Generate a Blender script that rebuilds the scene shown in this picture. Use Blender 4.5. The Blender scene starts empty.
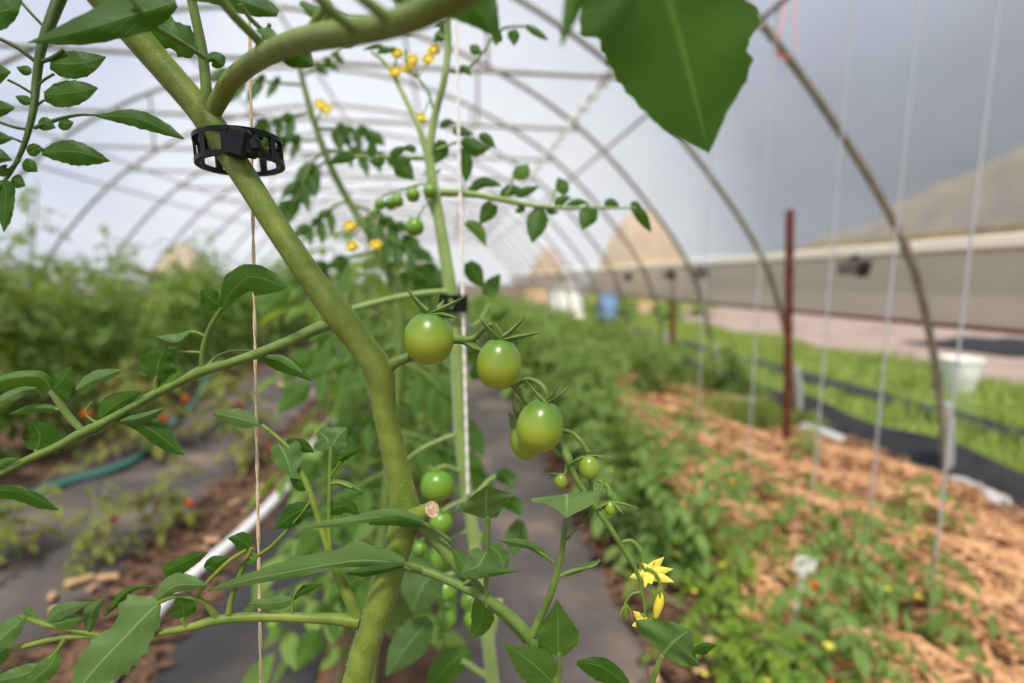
import bpy, math, random
import numpy as np
from mathutils import Vector, Matrix

S = bpy.context.scene
COL = S.collection
PI = math.pi
random.seed(7)

# ---------------------------------------------------------------- camera frame
F = 490.0
H = 1.2
PITCH = math.atan(61.5 / F)
YAW = math.atan(62 / math.hypot(F, 61.5))
FW = Vector((math.sin(YAW) * math.cos(PITCH), math.cos(YAW) * math.cos(PITCH), -math.sin(PITCH)))
RT = Vector((math.cos(YAW), -math.sin(YAW), 0))
UP = RT.cross(FW)
CAM = Vector((0, 0, H))


def P(x, y, d):
    """point at distance d along the view axis, seen at picture position x, y"""
    return CAM + (FW + RT * ((x - 512) / F) - UP * ((y - 341.5) / F)) * d


def ground(x, y, z=0.0):
    r = FW + RT * ((x - 512) / F) - UP * ((y - 341.5) / F)
    return CAM + r * ((z - H) / r.z)


def at_Y(x, y, Y):
    r = FW + RT * ((x - 512) / F) - UP * ((y - 341.5) / F)
    return CAM + r * (Y / r.y)


def lin(c):
    return tuple(((v / 255) / 12.92 if v / 255 <= .04045 else ((v / 255 + .055) / 1.055) ** 2.4) for v in c) + (1.0,)


# ---------------------------------------------------------------- materials
def new_mat(name):
    m = bpy.data.materials.new(name)
    m.use_nodes = True
    nt = m.node_tree
    nt.nodes.clear()
    out = nt.nodes.new('ShaderNodeOutputMaterial')
    return m, nt, out


def N(nt, kind, **kw):
    n = nt.nodes.new(kind)
    for k, v in kw.items():
        if k in n.inputs:
            n.inputs[k].default_value = v
        else:
            setattr(n, k, v)
    return n


def ramp(nt, fac, stops):
    r = nt.nodes.new('ShaderNodeValToRGB')
    el = r.color_ramp.elements
    while len(el) < len(stops):
        el.new(.5)
    for e, (p, c) in zip(el, stops):
        e.position = p
        e.color = c
    nt.links.new(fac, r.inputs[0])
    return r.outputs[0]


def mixc(nt, fac, a, b, mode='MIX'):
    m = nt.nodes.new('ShaderNodeMix')
    m.data_type = 'RGBA'
    m.blend_type = mode
    for sock, v in ((m.inputs[0], fac), (m.inputs[6], a), (m.inputs[7], b)):
        if hasattr(v, 'is_linked'):
            nt.links.new(v, sock)
        else:
            sock.default_value = v
    return m.outputs[2]


def simple(name, col, rough=.6, metal=0, spec=.4, noise=None, nscale=30, bump=0, sheen=0, bscale=None, coat=0, bdist=.01):
    m, nt, out = new_mat(name)
    p = N(nt, 'ShaderNodeBsdfPrincipled', Roughness=rough, Metallic=metal)
    p.inputs['Specular IOR Level'].default_value = spec
    p.inputs['Sheen Weight'].default_value = sheen
    p.inputs['Coat Weight'].default_value = coat
    tc = N(nt, 'ShaderNodeTexCoord')
    if noise:
        nz = N(nt, 'ShaderNodeTexNoise', Scale=nscale, Detail=5)
        nt.links.new(tc.outputs['Object'], nz.inputs['Vector'])
        c = ramp(nt, nz.outputs[0], [(.33, lin(col)), (.67, lin(noise))])
        nt.links.new(c, p.inputs['Base Color'])
    else:
        p.inputs['Base Color'].default_value = lin(col)
    if bump:
        nb = N(nt, 'ShaderNodeTexNoise', Scale=bscale or nscale * 2, Detail=4)
        nt.links.new(tc.outputs['Object'], nb.inputs['Vector'])
        b = N(nt, 'ShaderNodeBump', Strength=bump, Distance=bdist)
        nt.links.new(nb.outputs[0], b.inputs['Height'])
        nt.links.new(b.outputs[0], p.inputs['Normal'])
    nt.links.new(p.outputs[0], out.inputs[0])
    return m


def leaf_mat(name, a, b, trans, tw=.3, veins=True, rough=.5, nscale=25):
    m, nt, out = new_mat(name)
    tc = N(nt, 'ShaderNodeTexCoord')
    nz = N(nt, 'ShaderNodeTexNoise', Scale=nscale, Detail=4)
    nt.links.new(tc.outputs['Object'], nz.inputs['Vector'])
    c = ramp(nt, nz.outputs[0], [(.3, lin(a)), (.7, lin(b))])
    p = N(nt, 'ShaderNodeBsdfPrincipled', Roughness=rough)
    p.inputs['Specular IOR Level'].default_value = .22
    p.inputs['Sheen Weight'].default_value = .03
    if veins:
        uv = N(nt, 'ShaderNodeUVMap')
        sp = N(nt, 'ShaderNodeSeparateXYZ')
        nt.links.new(uv.outputs[0], sp.inputs[0])
        au = N(nt, 'ShaderNodeMath', operation='SUBTRACT'); au.inputs[1].default_value = .5
        nt.links.new(sp.outputs[0], au.inputs[0])
        ab = N(nt, 'ShaderNodeMath', operation='ABSOLUTE'); nt.links.new(au.outputs[0], ab.inputs[0])
        # side veins: bands on v - |u|
        s1 = N(nt, 'ShaderNodeMath', operation='MULTIPLY'); s1.inputs[1].default_value = .55
        nt.links.new(ab.outputs[0], s1.inputs[0])
        s2 = N(nt, 'ShaderNodeMath', operation='SUBTRACT')
        nt.links.new(sp.outputs[1], s2.inputs[0]); nt.links.new(s1.outputs[0], s2.inputs[1])
        s3 = N(nt, 'ShaderNodeMath', operation='MULTIPLY'); s3.inputs[1].default_value = 7.0
        nt.links.new(s2.outputs[0], s3.inputs[0])
        fr = N(nt, 'ShaderNodeMath', operation='FRACT'); nt.links.new(s3.outputs[0], fr.inputs[0])
        v1 = ramp(nt, fr.outputs[0], [(.0, (1, 1, 1, 1)), (.09, (0, 0, 0, 1))])
        v2 = ramp(nt, ab.outputs[0], [(.012, (1, 1, 1, 1)), (.035, (0, 0, 0, 1))])
        mx = N(nt, 'ShaderNodeMath', operation='MULTIPLY_ADD'); mx.inputs[1].default_value = .3
        nt.links.new(v1, mx.inputs[0]); nt.links.new(v2, mx.inputs[2])
        cl = N(nt, 'ShaderNodeMath', operation='MULTIPLY', use_clamp=True); cl.inputs[1].default_value = .55
        nt.links.new(mx.outputs[0], cl.inputs[0])
        pale = tuple(min(255, v * 1.25 + 22) for v in b)
        c = mixc(nt, cl.outputs[0], c, lin(pale))
        bp = N(nt, 'ShaderNodeBump', Strength=.35, Distance=.0015); bp.invert = True
        nt.links.new(mx.outputs[0], bp.inputs['Height'])
        nt.links.new(bp.outputs[0], p.inputs['Normal'])
    else:
        oi = N(nt, 'ShaderNodeObjectInfo')
        hs = N(nt, 'ShaderNodeHueSaturation')
        mr = N(nt, 'ShaderNodeMapRange'); mr.inputs[3].default_value = .85; mr.inputs[4].default_value = 1.15
        nt.links.new(oi.outputs['Random'], mr.inputs[0])
        nt.links.new(mr.outputs[0], hs.inputs['Value'])
        nt.links.new(c, hs.inputs['Color'])
        c = hs.outputs[0]
    nt.links.new(c, p.inputs['Base Color'])
    t = N(nt, 'ShaderNodeBsdfTranslucent', Color=lin(trans))
    mx = N(nt, 'ShaderNodeMixShader', Fac=tw)
    nt.links.new(p.outputs[0], mx.inputs[1]); nt.links.new(t.outputs[0], mx.inputs[2])
    nt.links.new(mx.outputs[0], out.inputs[0])
    return m


def poly_mat(name, tint, clear, glow=.75, mark=None):
    """greenhouse film: partly clear, partly scattering, a little shine"""
    m, nt, out = new_mat(name)
    tr = N(nt, 'ShaderNodeBsdfTransparent', Color=(.95, .96, .97, 1))
    tl = N(nt, 'ShaderNodeBsdfTranslucent', Color=lin(tint))
    df = N(nt, 'ShaderNodeBsdfDiffuse', Color=lin(tint))
    gl = N(nt, 'ShaderNodeBsdfGlossy', Roughness=.25, Color=(.9, .93, 1, 1))
    tc = N(nt, 'ShaderNodeTexCoord')
    mp = N(nt, 'ShaderNodeMapping'); mp.inputs['Scale'].default_value = (1, .35, 1)
    nz = N(nt, 'ShaderNodeTexNoise', Scale=2.2, Detail=3)
    nt.links.new(tc.outputs['Object'], mp.inputs[0]); nt.links.new(mp.outputs[0], nz.inputs['Vector'])
    mr = N(nt, 'ShaderNodeMapRange'); mr.inputs[3].default_value = clear + .10; mr.inputs[4].default_value = clear - .10
    nt.links.new(nz.outputs[0], mr.inputs[0])
    a = N(nt, 'ShaderNodeMixShader', Fac=.3)
    nt.links.new(tl.outputs[0], a.inputs[1]); nt.links.new(df.outputs[0], a.inputs[2])
    b = N(nt, 'ShaderNodeMixShader', Fac=.06)
    nt.links.new(a.outputs[0], b.inputs[1]); nt.links.new(gl.outputs[0], b.inputs[2])
    c = N(nt, 'ShaderNodeMixShader')
    nt.links.new(mr.outputs[0], c.inputs[0]); nt.links.new(b.outputs[0], c.inputs[1]); nt.links.new(tr.outputs[0], c.inputs[2])
    nt.links.new(c.outputs[0], out.inputs[0])
    return m


def tomato_mat(name, top, mid, low, zs=.017):
    m, nt, out = new_mat(name)
    tc = N(nt, 'ShaderNodeTexCoord')
    sp = N(nt, 'ShaderNodeSeparateXYZ'); nt.links.new(tc.outputs['Object'], sp.inputs[0])
    nz = N(nt, 'ShaderNodeTexNoise', Scale=70, Detail=3); nt.links.new(tc.outputs['Object'], nz.inputs['Vector'])
    mr = N(nt, 'ShaderNodeMapRange'); mr.inputs[1].default_value = -zs; mr.inputs[2].default_value = zs
    nt.links.new(sp.outputs[2], mr.inputs[0])
    ad = N(nt, 'ShaderNodeMath', operation='MULTIPLY_ADD'); ad.inputs[1].default_value = .28
    nt.links.new(nz.outputs[0], ad.inputs[0]); nt.links.new(mr.outputs[0], ad.inputs[2])
    c = ramp(nt, ad.outputs[0], [(.2, lin(low)), (.62, lin(mid)), (1.0, lin(top))])
    p = N(nt, 'ShaderNodeBsdfPrincipled', Roughness=.32)
    p.inputs['Subsurface Weight'].default_value = .15
    p.inputs['Subsurface Radius'].default_value = (.004, .006, .001)
    p.inputs['Coat Weight'].default_value = .15
    p.inputs['Coat Roughness'].default_value = .2
    nt.links.new(c, p.inputs['Base Color'])
    sk = N(nt, 'ShaderNodeTexNoise', Scale=900, Detail=2); nt.links.new(tc.outputs['Object'], sk.inputs['Vector'])
    b = N(nt, 'ShaderNodeBump', Strength=.06, Distance=.001); nt.links.new(sk.outputs[0], b.inputs['Height'])
    nt.links.new(b.outputs[0], p.inputs['Normal'])
    nt.links.new(p.outputs[0], out.inputs[0])
    return m


def cloth_mat(name='woven_weed_cloth', a=(66, 61, 61), b=(86, 79, 77), c3=(122, 107, 95)):
    m, nt, out = new_mat(name)
    tc = N(nt, 'ShaderNodeTexCoord')
    nz = N(nt, 'ShaderNodeTexNoise', Scale=2.5, Detail=6); nt.links.new(tc.outputs['Object'], nz.inputs['Vector'])
    c = ramp(nt, nz.outputs[0], [(.33, lin(a)), (.52, lin(b)), (.70, lin(c3))])
    w = N(nt, 'ShaderNodeTexWave', Scale=3.2, Distortion=.6); w.bands_direction = 'X'
    nt.links.new(tc.outputs['Object'], w.inputs['Vector'])
    st = ramp(nt, w.outputs[0], [(.93, (0, 0, 0, 1)), (1, (1, 1, 1, 1))])
    c = mixc(nt, .0, c, lin((150, 130, 110)))
    ck = N(nt, 'ShaderNodeTexChecker', Scale=500); nt.links.new(tc.outputs['Object'], ck.inputs['Vector'])
    p = N(nt, 'ShaderNodeBsdfPrincipled', Roughness=.75)
    nt.links.new(c, p.inputs['Base Color'])
    b = N(nt, 'ShaderNodeBump', Strength=.5, Distance=.04); nt.links.new(nz.outputs[0], b.inputs['Height'])
    nt.links.new(b.outputs[0], p.inputs['Normal'])
    nt.links.new(p.outputs[0], out.inputs[0])
    return m


M = {}
M['leaf'] = leaf_mat('leaf_green', (64, 100, 36), (84, 120, 50), (116, 160, 10), .32)
M['leaf_pale'] = leaf_mat('leaf_green_blueish', (78, 108, 54), (98, 126, 70), (120, 160, 40), .25)
M['leaf_deep'] = leaf_mat('leaf_green_deep', (44, 76, 18), (60, 96, 24), (92, 144, 0), .32)
M['leaf_far'] = leaf_mat('row_foliage', (66, 102, 40), (128, 154, 78), (160, 182, 50), .36, veins=False, rough=.6, nscale=9)
M['leaf_bush'] = leaf_mat('bush_foliage', (88, 124, 58), (138, 164, 92), (164, 184, 62), .40, veins=False, rough=.6, nscale=9)
M['leaf_herb'] = leaf_mat('herb_foliage', (88, 124, 42), (134, 162, 58), (160, 180, 50), .35, veins=False, rough=.6, nscale=12)
M['leaf_dry'] = leaf_mat('withered_foliage', (96, 112, 52), (142, 146, 72), (165, 165, 55), .35, veins=False, rough=.7, nscale=12)
M['grass'] = leaf_mat('grass_blades', (118, 142, 66), (160, 174, 98), (170, 180, 80), .35, veins=False, rough=.6, nscale=2)
M['stem'] = simple('hairy_green_stem', (94, 114, 30), .48, noise=(122, 138, 46), nscale=90, bump=.5, sheen=.1, bscale=900, bdist=.0005)
M['stem_dark'] = simple('leaf_stalk_green', (86, 112, 42), .5, noise=(108, 132, 54), nscale=120, bump=.4, sheen=.1, bscale=900, bdist=.0004)
M['stem_pale'] = simple('pale_green_stem', (122, 148, 74), .5, noise=(142, 164, 90), nscale=60, sheen=.35)
M['stem_deep'] = simple('shaded_leaf_stalk', (58, 84, 28), .5, noise=(76, 102, 38), nscale=120, bump=.4, bscale=900, bdist=.0004)
M['cut'] = simple('dry_cut_end', (226, 202, 166), .9, noise=(172, 136, 102), nscale=420)
M['tomato'] = tomato_mat('ripening_tomato_skin', (84, 126, 40), (142, 162, 46), (160, 168, 50))
M['tomato_green'] = tomato_mat('green_tomato_skin', (96, 142, 38), (110, 154, 42), (136, 162, 50))
M['tomato_red'] = simple('red_tomato_skin', (186, 52, 18), .3, noise=(214, 96, 26), nscale=40)
M['petal'] = leaf_mat('yellow_petals', (246, 226, 70), (252, 238, 120), (252, 236, 90), .35, veins=False, nscale=90)
M['anther'] = simple('yellow_anthers', (246, 218, 90), .5)
M['black'] = simple('black_plastic', (7, 7, 8), .4, spec=.35)
M['jute'] = simple('tan_twine', (224, 206, 172), .9, noise=(190, 166, 128), nscale=900, bump=.3, bscale=1500, bdist=.0002)
M['white_string'] = simple('white_cord', (232, 230, 222), .8)
M['pale_string'] = simple('pale_cord', (184, 187, 190), .8)
M['pink_string'] = simple('orange_twine', (226, 130, 100), .8)
M['galv'] = simple('weathered_steel_tube', (128, 123, 106), .45, metal=.2, noise=(152, 146, 128), nscale=14, bump=.08)
M['galv_post'] = simple('bright_zinc_post', (168, 170, 172), .4, metal=.5, noise=(196, 198, 200), nscale=25)
M['clamp'] = simple('glint_white_clamp', (245, 245, 245), .25)  # metal clamps, their sun glints put into a plain white colour
M['rust'] = simple('rusty_steel', (122, 66, 46), .8, noise=(92, 46, 32), nscale=40, bump=.3)
M['wood'] = simple('pale_painted_board', (250, 240, 220), .6, noise=(252, 248, 236), nscale=3)
M['poly'] = poly_mat('greenhouse_film', (176, 179, 190), .62)
M['poly_side'] = poly_mat('side_curtain_film', (160, 156, 152), .22)
M['soil'] = simple('dark_soil', (78, 58, 46), .95, noise=(120, 92, 72), nscale=9, bump=.8, bscale=40)
M['cloth'] = cloth_mat()
M['cloth_dark'] = cloth_mat('dark_weed_cloth', (36, 35, 37), (48, 46, 48), (70, 64, 60))
M['straw_bed'] = simple('straw_base', (112, 76, 52), .95, noise=(150, 104, 72), nscale=14, bump=.9, bscale=60)
M['straw'] = simple('straw_stalks', (190, 138, 96), .8, noise=(224, 178, 132), nscale=11)
M['straw_brown'] = simple('brown_mulch', (76, 54, 42), .9, noise=(120, 90, 68), nscale=15)
M['turf'] = simple('turf_base', (70, 92, 36), .95, noise=(98, 112, 52), nscale=4, bump=.5)
M['road'] = simple('pinkish_gravel', (122, 107, 100), .95, noise=(144, 128, 118), nscale=1.3, bump=.4, bscale=60)
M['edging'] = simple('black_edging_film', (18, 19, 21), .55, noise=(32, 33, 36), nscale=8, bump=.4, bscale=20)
M['sack'] = simple('white_sack_film', (234, 232, 226), .6, bump=.5, bscale=30)
M['white_plastic'] = simple('white_plastic', (236, 236, 232), .45)
M['grey_pipe'] = simple('white_drip_pipe', (228, 230, 233), .45)
M['teal'] = simple('teal_hose_rubber', (64, 122, 112), .5)
M['fixture'] = simple('grey_painted_metal', (120, 112, 104), .6)
M['fixture_dark'] = simple('dark_metal_plate', (48, 44, 42), .6)
M['hill'] = simple('brown_wooded_slope', (96, 86, 66), .95, noise=(118, 108, 78), nscale=.5)
M['tan_heap'] = simple('tan_straw_heap', (164, 140, 104), .95, noise=(180, 156, 120), nscale=2)
M['wood_chip'] = simple('wood_chip', (222, 186, 140), .8, noise=(200, 150, 108), nscale=40)
M['blue_plastic'] = simple('blue_plastic', (120, 150, 190), .5)
M['trunk'] = simple('bark', (96, 78, 60), .9)


# ---------------------------------------------------------------- object helpers
WORLD_AT = {}


def catmull(pts, per=6):
    pts = [np.array(p, float) for p in pts]
    if len(pts) < 3:
        return [pts[0] + (pts[-1] - pts[0]) * i / per for i in range(per + 1)]
    e = [2 * pts[0] - pts[1]] + pts + [2 * pts[-1] - pts[-2]]
    out = []
    for i in range(1, len(e) - 2):
        p0, p1, p2, p3 = e[i - 1:i + 3]
        for k in range(per):
            t = k / per
            out.append(.5 * (2 * p1 + (p2 - p0) * t + (2 * p0 - 5 * p1 + 4 * p2 - p3) * t * t + (3 * p1 - p0 - 3 * p2 + p3) * t ** 3))
    out.append(pts[-1])
    return out


class MB:
    def __init__(self):
        self.v, self.f, self.uv, self.mi = [], [], [], []

    def add(self, vs, fs, uvs=None, mi=0):
        o = len(self.v)
        self.v += [tuple(p) for p in vs]
        self.uv += uvs if uvs else [(.25, .5)] * len(vs)
        for f in fs:
            self.f.append(tuple(i + o for i in f))
            self.mi.append(mi)
        return self

    def tube(self, pts, rad, seg=8, cap=True, mi=0):
        """pts: world points; rad: one radius or one per point"""
        pts = [Vector(p) for p in pts]
        n = len(pts)
        rr = [rad] * n if isinstance(rad, (int, float)) else list(rad)
        vs, fs = [], []
        t0 = (pts[1] - pts[0]).normalized()
        a = t0.orthogonal().normalized()
        for i, p in enumerate(pts):
            t = (pts[min(i + 1, n - 1)] - pts[max(i - 1, 0)])
            t = t.normalized() if t.length > 1e-9 else t0
            a = (a - t * a.dot(t))
            a = a.normalized() if a.length > 1e-6 else t.orthogonal().normalized()
            b = t.cross(a)
            for k in range(seg):
                w = 2 * PI * k / seg
                vs.append(p + (a * math.cos(w) + b * math.sin(w)) * rr[i])
        for i in range(n - 1):
            for k in range(seg):
                q = (k + 1) % seg
                fs.append((i * seg + k, i * seg + q, (i + 1) * seg + q, (i + 1) * seg + k))
        if cap:
            fs.append(tuple(range(seg - 1, -1, -1)))
            fs.append(tuple((n - 1) * seg + k for k in range(seg)))
        return self.add(vs, fs, mi=mi)

    def ptube(self, pts, seg=10, per=6, mi=0, cap=True):
        """pts: (x, y, distance, apparent width in picture)"""
        c = catmull(pts, per)
        return self.tube([P(p[0], p[1], p[2]) for p in c], [max(.0002, p[3] * p[2] / F / 2) for p in c], seg, cap, mi)

    def box(self, c, s, rot=None, mi=0, bevel=0):
        c = Vector(c)
        h = Vector(s) / 2
        R = rot or Matrix.Identity(3)
        if bevel:
            # chamfered along every edge
            b = bevel
            vs, idx = [], {}
            for sx in (-1, 1):
                for sy in (-1, 1):
                    for sz in (-1, 1):
                        for ax in range(3):
                            q = Vector((sx * (h.x - (b if ax != 0 else 0)), sy * (h.y - (b if ax != 1 else 0)), sz * (h.z - (b if ax != 2 else 0))))
                            idx[(sx, sy, sz, ax)] = len(vs)
                            vs.append(c + R @ q)
            fs = []
            for ax in range(3):
                o = [i for i in range(3) if i != ax]
                for s_ in (-1, 1):
                    quad = []
                    for u, w in ((-1, -1), (1, -1), (1, 1), (-1, 1)):
                        k = [0, 0, 0]; k[ax] = s_; k[o[0]] = u; k[o[1]] = w
                        quad.append(idx[(*k, ax)])
                    fs.append(tuple(quad))
                for u in (-1, 1):
                    for w in (-1, 1):
                        k1 = [0, 0, 0]; k1[ax] = -1; k1[o[0]] = u; k1[o[1]] = w
                        k2 = list(k1); k2[ax] = 1
                        fs.append((idx[(*k1, o[0])], idx[(*k2, o[0])], idx[(*k2, o[1])], idx[(*k1, o[1])]))
            for sx in (-1, 1):
                for sy in (-1, 1):
                    for sz in (-1, 1):
                        fs.append(tuple(idx[(sx, sy, sz, a)] for a in range(3)))
            return self.add(vs, fs, mi=mi)
        vs = [c + R @ Vector((x * h.x, y * h.y, z * h.z)) for x in (-1, 1) for y in (-1, 1) for z in (-1, 1)]
        fs = [(0, 1, 3, 2), (4, 6, 7, 5), (0, 4, 5, 1), (2, 3, 7, 6), (0, 2, 6, 4), (1, 5, 7, 3)]
        return self.add(vs, fs, mi=mi)

    def lathe(self, prof, c=(0, 0, 0), axis=None, seg=24, lobes=0, amp=0, mi=0):
        """prof: (radius, height) from bottom to top"""
        c = Vector(c)
        z = Vector(axis).normalized() if axis else Vector((0, 0, 1))
        x = z.orthogonal().normalized() if axis else Vector((1, 0, 0))
        y = z.cross(x)
        vs, fs = [], []
        for r, h in prof:
            for k in range(seg):
                w = 2 * PI * k / seg
                q = r * (1 + amp * math.cos(lobes * w))
                vs.append(c + z * h + (x * math.cos(w) + y * math.sin(w)) * q)
        n = len(prof)
        for i in range(n - 1):
            for k in range(seg):
                q = (k + 1) % seg
                fs.append((i * seg + k, i * seg + q, (i + 1) * seg + q, (i + 1) * seg + k))
        fs.append(tuple(range(seg - 1, -1, -1)))
        fs.append(tuple((n - 1) * seg + k for k in range(seg)))
        return self.add(vs, fs, mi=mi)

    def leaf(self, mid, wa, wb=None, fold=.25, tilt=0, ser=.05, nser=7, rows=26, cols=6, wave=.04, per=10, seed=0):
        """leaf blade along a midrib of (x, y, distance); wa / wb half widths in picture
        (number = ovate outline, list = widths from base to tip) on the two sides"""
        c = catmull([(m[0], m[1], m[2]) for m in mid], per)
        c = np.array(c)
        seg = np.r_[0, np.cumsum(np.hypot(np.diff(c[:, 0]), np.diff(c[:, 1])) + 400 * np.abs(np.diff(c[:, 2])))]
        ts = np.linspace(0, 1, rows)
        q = np.array([np.interp(ts * seg[-1], seg, c[:, k]) for k in range(3)]).T
        if wb is None:
            wb = wa

        def prof(w):
            if isinstance(w, (int, float)):
                s = np.clip(ts, 0, 1)
                pr = (s ** .6) * ((1 - s) ** 1.1)
                return w * pr / pr.max()
            if isinstance(w[0], tuple):
                return np.interp(ts, [k[0] for k in w], [k[1] for k in w])
            return np.interp(ts, np.linspace(0, 1, len(w)), w)
        pa, pb = prof(wa), prof(wb)
        rs = np.random.RandomState(seed + int(abs(mid[0][0]) * 7 + abs(mid[0][1])))
        ph = rs.rand(4) * 6.28
        saw = 1 + ser * (np.abs(((ts * nser + ph[0] / 6) % 1) - .3) * 2 - .6)
        vs, uv, fs = [], [], []
        for i in range(rows):
            t = q[min(i + 1, rows - 1), :2] - q[max(i - 1, 0), :2]
            L = np.hypot(*t)
            t = t / L if L > 1e-6 else np.array([1, 0.])
            pp = np.array([t[1], -t[0]])
            for k in range(-cols, cols + 1):
                u = k / cols
                w = (pa[i] if u > 0 else pb[i]) * (1 + (saw[i] - 1) * min(1, max(0, (abs(u) - .4) / .4)))
                xy = q[i, :2] + pp * w * u
                sc = q[i, 2] / F
                wm = max(pa[i], pb[i])
                dz = (fold * abs(u) ** 1.3 * w + tilt * u * w + wave * wm * 2 * math.sin(ts[i] * 14 + ph[1] + u * 2) * abs(u)) * sc
                vs.append(P(xy[0], xy[1], q[i, 2] + dz))
                uv.append((u * .5 + .5, float(ts[i])))
        m = 2 * cols + 1
        for i in range(rows - 1):
            for k in range(m - 1):
                fs.append((i * m + k, i * m + k + 1, (i + 1) * m + k + 1, (i + 1) * m + k))
        return self.add(vs, fs, uv)

    def build(self, name, mats, parent=None, origin=None, smooth=True):
        """one mesh object; verts are world points, origin the object's own place"""
        o_ = Vector(origin) if origin is not None else (WORLD_AT.get(parent.name, Vector((0, 0, 0))) if parent else Vector((0, 0, 0)))
        me = bpy.data.meshes.new(name)
        va = np.array(self.v, dtype=np.float64) - np.array(o_)
        me.from_pydata(va.tolist(), [], self.f)
        ul = me.uv_layers.new(name='UVMap')
        li = np.empty(len(me.loops), dtype=np.int32)
        me.loops.foreach_get('vertex_index', li)
        ul.data.foreach_set('uv', np.array(self.uv, dtype=np.float32)[li].ravel())
        mats = mats if isinstance(mats, (list, tuple)) else [mats]
        for m in mats:
            me.materials.append(m)
        if len(mats) > 1:
            me.polygons.foreach_set('material_index', np.array(self.mi, dtype=np.int32))
        me.polygons.foreach_set('use_smooth', np.full(len(me.polygons), smooth))
        if smooth and len(self.v) < 6000:
            me.set_sharp_from_angle(angle=math.radians(58))
        me.update()
        ob = bpy.data.objects.new(name, me)
        COL.objects.link(ob)
        if parent:
            ob.parent = parent
            ob.location = o_ - WORLD_AT[parent.name]
        else:
            ob.location = o_
        WORLD_AT[ob.name] = o_
        return ob


def tag(o, label=None, cat=None, group=None, kind=None):
    if label: o['label'] = label
    if cat: o['category'] = cat
    if group: o['group'] = group
    if kind: o['kind'] = kind
    return o


def empty(name, loc):
    o = bpy.data.objects.new(name, None)
    o.empty_display_size = .05
    COL.objects.link(o)
    o.location = loc
    WORLD_AT[o.name] = Vector(loc)
    return o


def copy_tree(o, parent=None):
    c = o.copy()
    COL.objects.link(c)
    c.parent = parent
    for ch in list(o.children):
        copy_tree(ch, c)
    return c


def ordinal(i):
    return ['first', 'second', 'third', 'fourth', 'fifth', 'sixth', 'seventh', 'eighth', 'ninth', 'tenth', 'eleventh', 'twelfth',
            'thirteenth', 'fourteenth', 'fifteenth', 'sixteenth', 'seventeenth', 'eighteenth', 'nineteenth', 'twentieth'][i] if i < 20 else '%dth' % (i + 1)


# ================================================================= THE TUNNEL
XC = -1.55                                                # ridge line
HALF = [(4.55, 0), (4.50, .3), (4.37, .79), (4.18, 1.28), (3.95, 1.64), (3.67, 1.98), (3.36, 2.32), (2.95, 2.70), (2.38, 3.08),
        (1.65, 3.42), (.85, 3.64), (0, 3.72)]


def arc(off=0.0, zmin=0, zmax=9):
    h = [np.array(p, float) for p in catmull(HALF, 5)]
    out = []
    for i, p in enumerate(h):
        t = h[min(i + 1, len(h) - 1)] - h[max(i - 1, 0)]
        t /= np.hypot(*t)
        n = np.array([t[1], -t[0]])
        q = p + n * off
        if zmin - 1e-6 <= q[1] <= zmax:
            out.append((float(q[0]), float(q[1])))
    return out


def full_arc(off=0.0, zmin=0):
    a = arc(off, zmin)
    r = [(XC + x, z) for x, z in a]
    l = [(XC - x, z) for x, z in a[::-1]]
    return r + l[1:]


def hoop_x(z, off=0):
    a = arc(off)
    return float(np.interp(z, [p[1] for p in a], [p[0] for p in a]))


Y0, Y1 = -2.2, 22.0
HY = [-.05 + 1.3 * i for i in range(0, 17)]
HY = [y for y in HY]
HIP = 1.385


def sheet(name, prof, y0, y1, mat, ny=24, kind='structure'):
    mb = MB()
    n = len(prof)
    vs, fs = [], []
    for j in range(ny + 1):
        y = y0 + (y1 - y0) * j / ny
        for x, z in prof:
            vs.append((x, y, z))
    for j in range(ny):
        for i in range(n - 1):
            fs.append((j * n + i, j * n + i + 1, (j + 1) * n + i + 1, (j + 1) * n + i))
    mb.add(vs, fs)
    o = mb.build(name, mat)
    o['kind'] = kind
    return o


sheet('ceiling', full_arc(.045, HIP), Y0, Y1, M['poly'])
side = [(XC + hoop_x(z, .05), z) for z in np.linspace(.95, HIP, 5)]
sheet('wall_right', side, Y0, Y1, M['poly_side'])
sheet('wall_left', [(2 * XC - x, z) for x, z in side], Y0, Y1, M['poly_side'])
# far end wall, film on the last hoop
pr = full_arc(.04, 0)
mb = MB()
mb.add([(XC, Y1, 0)] + [(x, Y1, z) for x, z in pr], [(0, i, i + 1) for i in range(1, len(pr))])
mb.build('wall_far', M['poly'])['kind'] = 'structure'

# hip boards
for nm, sgn in (('trim_1', 1), ('trim_2', -1)):
    x = XC + sgn * (hoop_x(HIP, .03) + .02)
    mb = MB().box((x, (Y0 + Y1) / 2, HIP), (.04, Y1 - Y0, .06), bevel=.004)
    mb.build(nm, M['wood'], smooth=False)['kind'] = 'structure'

# hoops
PURL = {'P1': 2.52, 'P2': 2.80}
TIEZ = 2.73
hoop_root = None


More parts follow.
